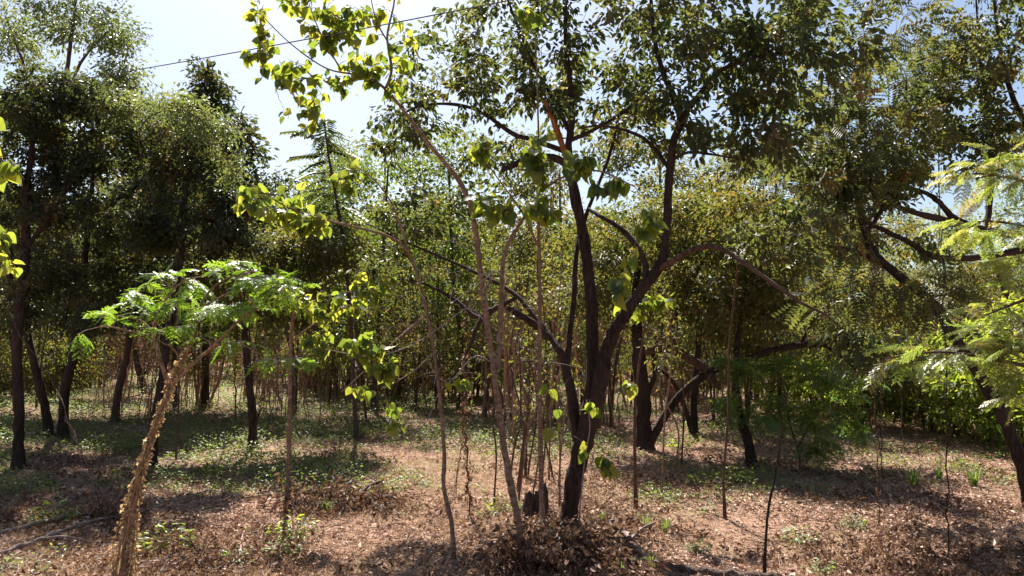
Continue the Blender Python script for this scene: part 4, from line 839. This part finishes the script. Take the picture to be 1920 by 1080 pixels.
# ------------------------------------------------------------------ vines, stump, logs, brush, sticks, cable
def vine(label, spec, r=.004, shag=0, mat=REDBARK, seed=0, name='hanging_vine'):
    rg = np.random.default_rng(600 + seed); p = cat_rom([P(*q) for q in spec], 8); b = p[0].copy(); b[2] = max(gz(b[0], b[1]), -9)
    p[0] = [b[0], b[1], b[2] - .03]
    p[1:-1] += rg.normal(0, .012, (len(p) - 2, 3))
    root = thing(name, label, 'vine', b); mb = MB(); tube(mb, p, np.linspace(r, r * .7, len(p)), 5); q = p + rg.normal(0, .015, p.shape); tube(mb, q, r * .6, 4); mb.build('stem', mat, root)
    if shag:
        n = shag; x = rg.random(n) * (len(p) - 1); i = x.astype(int).clip(0, len(p) - 2); pos = p[i] + (p[i + 1] - p[i]) * (x - i)[:, None] + rg.normal(0, .02, (n, 3))
        lb = MB(); scatter(lb, L2v, L2f, pos, frames(rg.normal(0, .5, (n, 3)) + [0, 0, -1], rg.normal(0, 1, (n, 3))), rg.uniform(.03, .07, n), rg.random(n)); lb.build('dry_leaves', BRUSH, root)['kind'] = 'stuff'
vine('taut dark vine hanging to the litter in front of the hedge', [(1777, 1028, 7.5), (1776, 900, 7.5), (1772, 700, 7.5), (1768, 480, 7.6), (1760, 300, 7.8)], .007, 0, DARKBARK, 1)
vine('shaggy reddish vine hanging at lower right, left of the taut dark vine', [(1648, 985, 8.4), (1645, 880, 8.4), (1640, 740, 8.4), (1638, 560, 8.6), (1630, 380, 9)], .006, 90, REDBARK, 2)
vine('short reddish vine in front of the hedge left end', [(1654, 880, 11.8), (1652, 780, 11.8), (1655, 640, 11.8), (1650, 520, 11.5)], .007, 40, REDBARK, 3)
vine('thin vine hanging before the middle of the hedge', [(1692, 855, 13), (1690, 760, 13), (1686, 640, 12.6), (1688, 500, 12)], .007, 0, REDBARK, 4)
vine('hair-thin vine between the two long right-hand vines', [(1728, 1040, 7.3), (1722, 880, 7.3), (1718, 720, 7.4), (1716, 520, 7.8)], .003, 0, REDBARK, 5)
vine('shaggy dry vine standing in the sunlit clearing', [(880, 960, 9), (876, 860, 9), (868, 790, 9), (872, 690, 9.1), (880, 560, 9.3)], .008, 320, REDBARK, 6)
vine('thin forked dry stalk beside the shaggy clearing vine', [(855, 900, 10), (866, 830, 10), (874, 770, 9.9), (880, 640, 9.6)], .006, 30, REDBARK, 7)
vine('dry shaggy vine hanging in the left grove near the clearing', [(442, 770, 18), (440, 700, 18), (444, 640, 17), (446, 520, 15)], .014, 200, REDBARK, 8)
vine('bare slanting vine crossing the left trunks down to the litter', [(210, 960, 8), (150, 840, 8.5), (90, 700, 9.5), (20, 600, 10.5), (-60, 420, 11.5)], .006, 0, REDBARK, 9)
vine('bare curling grey-pink vine looping before the leaning sapling', [(830, 740, 8), (880, 690, 7.7), (905, 660, 7.8), (960, 600, 8), (880, 580, 7.7), (790, 640, 7.3), (700, 660, 7.1)][::-1], .005, 0, PINKTWIG, 10) if False else None

def twig_curl(label, spec, r, seed):
    p = cat_rom([P(*q) for q in spec], 8); o = MB(); tube(o, p, np.linspace(r, r * .4, len(p)), 5)
    rg = np.random.default_rng(seed)
    for _ in range(4):
        i = int(rg.integers(4, len(p) - 4)); d = rg.normal(0, .12, 3); tube(o, np.array([p[i], p[i] + d * .6 + [0, 0, .02], p[i] + d]), [r * .5, r * .4, r * .2], 4)
    ob = o.build('bare_twig', PINKTWIG); tag(ob, label, 'twig', 'bare twigs of the pale saplings')
twig_curl('bare grey-pink twig arching left from the leaning sapling at mid height', [(918, 612, 7.93), (880, 578, 7.8), (830, 610, 7.6), (775, 645, 7.4), (700, 668, 7.2), (610, 655, 7.1)], .007, 1)
twig_curl('bare grey-pink twig drooping left from the leaning sapling at knee of the fork', [(924, 680, 7.95), (890, 668, 7.8), (850, 710, 7.6), (822, 738, 7.5), (800, 790, 7.4), (770, 812, 7.3), (745, 800, 7.2)], .007, 2)
twig_curl('pale hooked twig crossing the leaning sapling above mid height', [(905, 545, 7.85), (925, 512, 7.75), (880, 545, 7.6), (845, 565, 7.5), (858, 520, 7.5), (875, 505, 7.5), (900, 508, 7.6)], .006, 3)
twig_curl('pale crooked twig just right of the leaning sapling fork', [(940, 560, 8.05), (946, 525, 8), (935, 512, 7.9), (918, 508, 7.85)], .006, 4)

rq = np.random.default_rng(777)
for i in range(14):
    px, py, Y = rq.uniform(700, 1120), rq.uniform(470, 760), rq.uniform(7.8, 9.5); a = rq.uniform(0, 6.28); L = rq.uniform(60, 130)
    sp = [(px + math.cos(a) * L * t + rq.normal(0, 8), py + math.sin(a) * .6 * L * t + 30 * t * t + rq.normal(0, 6), Y + .3 * t) for t in (0, .35, .7, 1)]
    twig_curl('fine bare twig crossing the stems around the main tree', sp, .0045, 20 + i)
def stump():
    rg = np.random.default_rng(700); c = P(1003, 972, 8.95); c[2] = gz(c[0], c[1])
    root = thing('stump', 'dark jagged broken stump beside the foot of the main tree', 'stump', c)
    for k, (dx, h, r) in enumerate(((-.09, .24, .06), (.07, .30, .06), (.0, .16, .08))):
        ns = 11; a = np.linspace(0, 6.283, ns, endpoint=False); zs = [-.1, .05, .2, .35, 1]; V = []
        jag = h + rg.normal(0, .045, ns)
        for z in zs:
            zz = np.full(ns, z * h) if z < 1 else jag; rr = r * (1.5 - .6 * min(1, max(z, 0))) * (1 + rg.normal(0, .1, ns))
            V.append(np.stack([dx + .12 * z * h + np.cos(a) * rr, np.sin(a) * rr + .03 * k, zz], -1))
        V = np.concatenate(V); V = np.vstack([V, [[dx + .05, .03 * k, h * .55]]]); i = np.arange(4)[:, None] * ns; j = np.arange(ns)[None]; q = (j + 1) % ns
        F = np.stack([i + j, i + q, i + ns + q, i + ns + j], -1).reshape(-1, 4); e = 4 * ns; cap = np.stack([e + np.arange(ns), e + (np.arange(ns) + 1) % ns, np.full(ns, 5 * ns)], -1)
        mb = MB(); mb.add(V + c, [F, cap]); mb.build('splinter' if k < 2 else 'foot', DEADWOOD, root)
stump()

def stick(name, label, spec, r0, r1, mat, cat='branch', group=None, forks=(), lift=.02):
    pts = []
    for (px, py, dz) in spec:
        Y = depth_of(py); p = P(px, py, Y); p[2] = gz(p[0], p[1]) + lift + dz; pts.append(p)
    p = cat_rom(pts, 6); root = thing(name, label, cat, p[0], group)
    p[1:-1] += np.random.default_rng(len(label)).normal(0, r0 * .25, (len(p) - 2, 3))
    mb = MB(); tube(mb, p, np.linspace(r0, r1, len(p)), 8, .08); mb.build('stem', mat, root, smooth=True)
    for f in forks:
        i = int(f[0] * (len(p) - 1)); a = p[i]; q = cat_rom([a, a + np.array(f[1]) * .5 + [0, 0, .03], a + np.array(f[1])], 4); m2 = MB(); tube(m2, q, np.linspace(r0 * .55, r1 * .5, len(q)), 5); m2.build('side_branch', mat, root)
FG = 'fallen branches on the forest floor'
stick('fallen_branch', 'long grey fallen branch at the lower left edge, forked at its tip', [(-30, 1052, 0), (60, 1030, .02), (110, 1018, .05), (195, 1000, .1)], .028, .012, GREYSTICK, group=FG, forks=[(.55, (.45, .45, .1)), (.45, (.5, -.1, .02))])
stick('fallen_branch', 'grey fallen branch lying behind the forked one at lower left', [(-20, 1015, 0), (80, 995, .03), (150, 985, .04), (220, 975, .05)], .03, .016, GREYSTICK, group=FG)
stick('fallen_branch', 'thin pale twig arched over the litter right of the vine-wrapped trunk', [(330, 945, 0), (385, 930, .08), (435, 928, .04)], .009, .004, GREYSTICK, group=FG)
stick('fallen_branch', 'hooked pinkish twig at the bottom edge left of centre', [(448, 1060, 0), (455, 1025, .12), (478, 1015, .1)], .009, .004, PINKTWIG, group=FG, forks=[(.5, (.1, .0, .06))])
stick('fallen_branch', 'weathered grey branch lying right of the brown brush pile', [(1172, 1000, .04), (1195, 1028, .03), (1222, 1052, .02)], .035, .026, GREYSTICK, group=FG, forks=[(.3, (.35, .5, .05))])
stick('fallen_log', 'mossy rotting log along the bottom edge at right', [(1235, 1056, 0), (1320, 1064, .01), (1400, 1070, 0), (1490, 1078, 0)], .05, .04, DEADWOOD, 'log')
stick('fallen_branch', 'slender dark stick in the litter right of the main tree', [(1140, 1003, .02), (1190, 1007, .02), (1245, 1014, .02)], .012, .006, DEADWOOD, group=FG)
stick('fallen_log', 'dark charred log by the straight pale sapling at left of the clearing', [(570, 938, .0), (620, 933, .05), (660, 934, .04), (710, 937, .02), (755, 941, 0)], .075, .035, DEADWOOD, 'log', forks=[(.6, (.25, .3, .12))])
stick('fallen_branch', 'short dark branch propped on the litter behind the charred log', [(722, 933, 0), (706, 918, .06), (694, 908, .12)], .018, .012, DEADWOOD, group=FG)
stick('fallen_branch', 'pale twig slanting across the ground left of the log', [(430, 985, 0), (350, 985, .02), (285, 1000, .03)], .008, .004, GREYSTICK, group=FG)
stick('fallen_branch', 'dry twig lying in the litter below the kinked sapling', [(720, 1068, 0), (780, 1060, .03), (835, 1040, .05)], .008, .004, PINKTWIG, group=FG)

def brush(label, blobs, nst, nleaf, seed, mat=BRUSH, size=.075):
    rg = np.random.default_rng(seed); c0 = P(blobs[0][0], blobs[0][1], depth_of(blobs[0][1])); c0[2] = gz(c0[0], c0[1])
    root = thing('brush_pile', label, 'brush pile', c0); st = MB(); paths = []
    for (px, py, rx, h, wgt) in blobs:
        c = P(px, py, depth_of(py)); c[2] = gz(c[0], c[1])
        for _ in range(int(nst * wgt)):
            a = rg.random() * 6.283; r = rg.random() ** .5 * rx; s = c + [math.cos(a) * r, math.sin(a) * r * .7, 0]; s[2] = gz(s[0], s[1]) - .02
            e = s + [rg.normal(0, .25), rg.normal(0, .2), rg.uniform(.15, 1) * h]; m = (s + e) / 2 + rg.normal(0, .06, 3); p = cat_rom([s, m, e], 3)
            tube(st, p, np.linspace(.007, .003, len(p)), 4); paths.append(p)
    st.build('sticks', TWIGBARK, root)['kind'] = 'stuff'
    lb = MB(); leaves_on(lb, paths, nleaf, size, rg, L4v, L4f, .05, .9, .45, .3, flat=.3); lb.build('dead_leaves', mat, root)['kind'] = 'stuff'
brush('heap of brown dead leafy branches at the foot of the leaning sapling', [(985, 1050, .35, .42, .35), (1060, 1045, .4, .5, .4), (1120, 1070, .3, .32, .25)], 110, 3600, 801)
brush('low heap of dead twigs around the charred log', [(640, 945, .55, .32, .5), (580, 940, .35, .36, .3), (700, 950, .3, .2, .2)], 150, 2000, 802)
brush('small patch of curled reddish dead leaves at the bottom edge left of centre', [(390, 1062, .3, .16, .6), (350, 1070, .2, .14, .4)], 40, 500, 803, BRUSH, .07)
brush('dry leafy sprig leaning beside the vine-wrapped trunk', [(205, 985, .12, .55, 1)], 26, 420, 804, BRUSH, .06)

p = []
for t in np.linspace(0, 1, 60):
    a = P(-260, 208, 12); b = P(1180, -44, 5.2); q = a + (b - a) * t; q[2] -= 1.1 * .25 * 4 * t * (1 - t) * .3; p.append(q)
mb = MB(); tube(mb, p, .005, 6); o = mb.build('overhead_cable', bark_mat('cable_sheath', (.04, .035, .035), (.09, .08, .08)))
tag(o, 'thin dark overhead cable slanting across the sky at upper left', 'cable')

# ------------------------------------------------------------------ ground plants
def tuft_mesh(seed, n, h, mat, wd=.012):
    rg = np.random.default_rng(seed); mb = MB()
    for _ in range(n):
        a = rg.random() * 6.28; L = h * rg.uniform(.5, 1.1); ln = rg.uniform(.2, .8); d = np.array([math.cos(a), math.sin(a), 0]); s = np.array([-d[1], d[0], 0]) * wd * .5
        b = d * rg.random() * .05; q = [b, b + d * ln * L * .35 + [0, 0, L * .6], b + d * ln * L * .9 + [0, 0, L * (.95 - .5 * ln)]]
        mb.add([q[0] - s, q[0] + s, q[1] + s, q[1] - s, q[2]], [np.array([[0, 1, 2, 3]]), np.array([[3, 2, 4]])], rg.random())
    return mb.mesh('blades', mat)
def herb_mesh(seed, n, h, mat, size):
    rg = np.random.default_rng(seed); mb = MB(); pos, d = [], []
    for _ in range(n):
        a = rg.random() * 6.28; r = rg.random() ** .6; pos.append([math.cos(a) * r * h * .9, math.sin(a) * r * h * .9, h * (1.05 - r * .6) * rg.uniform(.3, 1)]); d.append([math.cos(a), math.sin(a), rg.normal(0, .3)])
    scatter(mb, L4v * [1.25, 1, 1], L4f, np.array(pos), frames(np.array(d), rg.normal(0, .35, (n, 3)) + [0, 0, 1.]), size * rg.uniform(.6, 1.2, n), rg.random(n))
    for q in pos[::4]: tube(mb, np.array([[0, 0, -.02], np.array(q) * [.4, .4, .6], q]), .003, 3, tint=.2)
    return mb.mesh('foliage', mat)
TUFT = [tuft_mesh(901 + i, 46, .36, GRASS) for i in range(2)]
HERBM = [herb_mesh(911 + i, 60, .2, HERB, .06) for i in range(3)] + [herb_mesh(921, 90, .32, G_BRIGHT, .075)]
def plant(px, py, me, s, label, name, cat, group=None):
    Y = depth_of(py); p = P(px, py, Y); o = thing(name, label, cat, (p[0], p[1], float(gz(p[0], p[1]))), group); o.scale = (s, s, s); o.rotation_euler = (0, 0, rng.uniform(0, 6)); c = link(me.name.split('.')[0], me, o); c['kind'] = 'stuff'
for (px, py, k, s, lab) in [(1712, 905, 0, 1.0, 'green grass tuft in front of the hedge, left of the taut vine'), (1826, 905, 1, 1.0, 'pale grass tuft right of the taut vine in front of the hedge'), (1762, 895, 1, .8, 'shaded grass tuft between the two hedge-side tufts'),
      (1210, 978, 0, .7, 'thin grass tuft in the litter right of the main tree foot'), (1248, 985, 1, .6, 'small grass tuft beside the dark stick right of the main tree'), (1165, 1072, 1, .7, 'bright grass tuft at the bottom edge right of the brush pile'), (1222, 1058, 0, .6, 'grass tuft growing over the weathered grey branch'),
      (716, 920, 0, .6, 'small grass tuft just behind the charred log'), (1128, 962, 1, .45, 'sunlit short grass clump right of the main tree foot'), (612, 955, 1, .7, 'grass tuft at the front of the charred log')]:
    plant(px, py, TUFT[k], s, lab, 'grass_tuft', 'grass', 'grass tufts')
for (px, py, k, s, lab) in [(1495, 1000, 0, 1.1, 'bright green seedling at lower right in the shade band'), (1600, 985, 1, .8, 'low seedling right of the bright green one'), (1308, 1020, 2, .7, 'tiny pale seedling in the sunlit litter at lower right'), (942, 955, 3, .75, 'dark glossy seedling left of the leaning sapling foot'), (912, 965, 0, .7, 'pale seedling beside the dark glossy one'),
      (100, 990, 3, 1.0, 'dark green ferny clump at lower left'), (40, 925, 0, .9, 'bright seedling in front of the left edge trunk'), (530, 1030, 2, 1.0, 'pale-leaved seedling near the bottom left of the log'), (440, 1050, 1, .8, 'green seedling at the bottom beside the hooked twig'), (550, 1000, 3, .9, 'dark clump in the shade in front of the log'),
      (310, 1040, 3, .9, 'dark clump right of the vine-wrapped trunk foot'), (1275, 838, 3, .8, 'dark round clump between the bent trunk and the twin stems'), (10, 1070, 1, .8, 'dark green clump in the bottom left corner'), (905, 828, 0, 1.0, 'sunlit green clump in the middle of the clearing'), (1540, 1062, 1, .8, 'seedling at the bottom edge, lower right'),
      (1380, 905, 3, .9, 'leafy clump at the foot of the pale slim sapling'), (1310, 905, 1, 1.0, 'leafy low clump in the shade right of the bent trunk'), (1895, 850, 1, 1.2, 'herb clump under the leaning right trunk'), (335, 850, 0, 1.1, 'sunlit herb clump right of the slender trunk'), (390, 880, 3, .8, 'darker herb clump left of the clearing trunk'),
      (165, 845, 0, 1.2, 'bright herb clump between the left trunks'), (230, 845, 1, 1.2, 'bright herb clump right of the left trunks'), (15, 835, 0, 1.4, 'bright herb clump behind the left edge trunk'), (640, 820, 1, 1.2, 'bright herb clump at the left side of the clearing'), (600, 815, 0, 1.2, 'pale herb clump left in the clearing'), (680, 815, 3, .8, 'darker herb clump by the clearing centre')]:
    plant(px, py, HERBM[k], s, lab, 'low_plant', 'plant', 'low plants on the forest floor')

def green_density(x, y):                        # where herbs cover the floor: patches, more of them far left
    n = np.sin(x * 1.1 + 2.0 * np.sin(y * .5)) + np.sin(y * 1.35 + 1.6 * np.sin(x * .7 + 1)) + .6 * np.sin(x * 2.9 + y * 2.1) + 1.1 * np.sin(x * 6.3 + 1.5 * np.sin(y * 3.1)) * np.sin(y * 4.7 + x)
    side = np.where(x < -2.2, 1.15, np.where(x < -1, .5, -.15)) + np.clip((y - 13) / 4.5, -2.6, .9)
    return n + side
def floor_points(n, y0, y1, rg, power=1.0):
    t = rg.random(n); y = 1 / ((1 - t) / y0 + t / y1) if power == 1 else (y0 ** .3 + t * (y1 ** .3 - y0 ** .3)) ** (1 / .3)
    x = rg.uniform(-.76, .76, n) * (y + .5); return x, y
def litter():
    rg = np.random.default_rng(950); n = 330000; x, y = floor_points(n, 5.4, 32, rg); drift = np.sin(x * 1.3 + 1.7 * np.sin(y * .9)) + np.sin(y * 1.9 + x * .6) + .7 * np.sin(x * 3.7 + y * 2.9); keep = rg.random(n) < np.clip(.55 + .3 * drift - .45 * np.exp(-((x + .9) / 1.6) ** 2 - ((y - 11) / 3) ** 2), .1, 1); x, y = x[keep], y[keep]; n = len(x)
    z = gz(x, y) + rg.uniform(.004, .028, n)
    d = rg.normal(0, 1, (n, 3)) * [1, 1, .18]; up = rg.normal(0, .24, (n, 3)) + [0, 0, 1.]
    mb = MB(); scatter(mb, L2v * [1.3, 1, 2.4], L2f, np.stack([x, y, z], -1), frames(d, up), np.where(rg.random(n) < .04, rg.uniform(.05, .095, n), rg.uniform(.25, 1, n) ** 2 * .056) * (1 + y / 50), np.clip(rg.normal(.5, .3, n), 0, 1))
    o = mb.build('leaf_litter', DRYLEAF); tag(o, 'dry brown and tan leaves littering the forest floor', 'leaf litter', kind='stuff')
    n = 300000; x, y = floor_points(n, 5.4, 28, rg); keep = rg.random(n) < np.clip(.45 + .4 * np.sin(x * .9 + 1) * np.sin(y * .8) + .8 * np.exp(-((x + .9) / 1.8) ** 2 - ((y - 11) / 3.5) ** 2), 0, 1); x, y = x[keep], y[keep]; n = len(x)
    d = rg.normal(0, 1, (n, 3)) * [1, 1, .5] + [0, 0, .35]
    mb = MB(); tv = np.array([[-.03, 0, 0], [.03, 0, 0], [0, 1, .0]]); scatter(mb, tv, [[[0, 1, 2]]], np.stack([x, y, gz(x, y)], -1), frames(d, rg.normal(0, 1, (n, 3))), rg.uniform(.04, .16, n), rg.random(n))
    o = mb.build('dry_grass', STRAW); tag(o, 'short straw-coloured dry grass on the clearing floor', 'dry grass', kind='stuff')
    n = 330000; x, y = floor_points(n, 6, 40, rg, .3); keep = green_density(x, y) + rg.normal(0, .6, n) > np.where(y > 10, .6, np.where(y > 8.8, 1.7, 3.3)); x, y = x[keep], y[keep]; n = len(x)
    d = rg.normal(0, 1, (n, 3)) * [1, 1, .3] + [0, 0, .2]; h = rg.random(n) ** 1.4 * .2 * np.clip(green_density(x, y) - .7, .3, 1.5)
    mb = MB(); scatter(mb, L2v * [1.3, 1, 1], L2f, np.stack([x, y, gz(x, y) + .01 + h], -1), frames(d, rg.normal(0, .4, (n, 3)) + [0, 0, 1.]), rg.uniform(.02, .05, n) * (1 + y / 35), rg.random(n))
    o = mb.build('ground_cover', HERB); tag(o, 'patches of low green herbs covering the floor under the trees', 'ground cover', kind='stuff')
    n = 7500; x, y = floor_points(n, 5.4, 26, rg); cl = np.sin(x * 1.7 + 1.3 * np.sin(y * 1.1)) + np.sin(y * 2.3 + x) + rg.normal(0, .7, n); keep = cl > .35; x, y = x[keep], y[keep]
    k = 9; m = len(x) * k; X = np.repeat(x, k) + rg.normal(0, .07, m); Yy = np.repeat(y, k) + rg.normal(0, .06, m); hh = np.repeat(rg.uniform(.03, .16, len(x)), k) * rg.random(m)
    d = rg.normal(0, 1, (m, 3)) * [1, 1, .8]; mb = MB(); scatter(mb, L4v * [.9, 1, 3], L4f, np.stack([X, Yy, gz(X, Yy) + .01 + hh], -1), frames(d, rg.normal(0, .8, (m, 3)) + [0, 0, .4]), rg.uniform(.025, .07, m), np.clip(rg.normal(.4, .3, m), 0, 1))
    o = mb.build('dead_weeds', BRUSH); tag(o, 'curled dead brown weeds standing in clumps out of the litter', 'dead weeds', kind='stuff')
    n = 2600; x, y = floor_points(n, 5.4, 18, rg); mb = MB()
    for xx, yy in zip(x, y):
        a = rg.random() * 6.28; L = rg.uniform(.1, .45); q = np.array([xx, yy, gz(xx, yy) + .015]); e = np.array([math.cos(a) * L, math.sin(a) * L, rg.uniform(0, .05)])
        tube(mb, np.array([q, q + e * .5 + rg.normal(0, .02, 3) * [1, 1, .5] + [0, 0, .012], q + e]), rg.uniform(.002, .005), 3, tint=.5, cap=False)
    o = mb.build('twig_litter', GREYSTICK); tag(o, 'small dry twigs strewn over the leaf litter', 'twigs', kind='stuff')
litter()
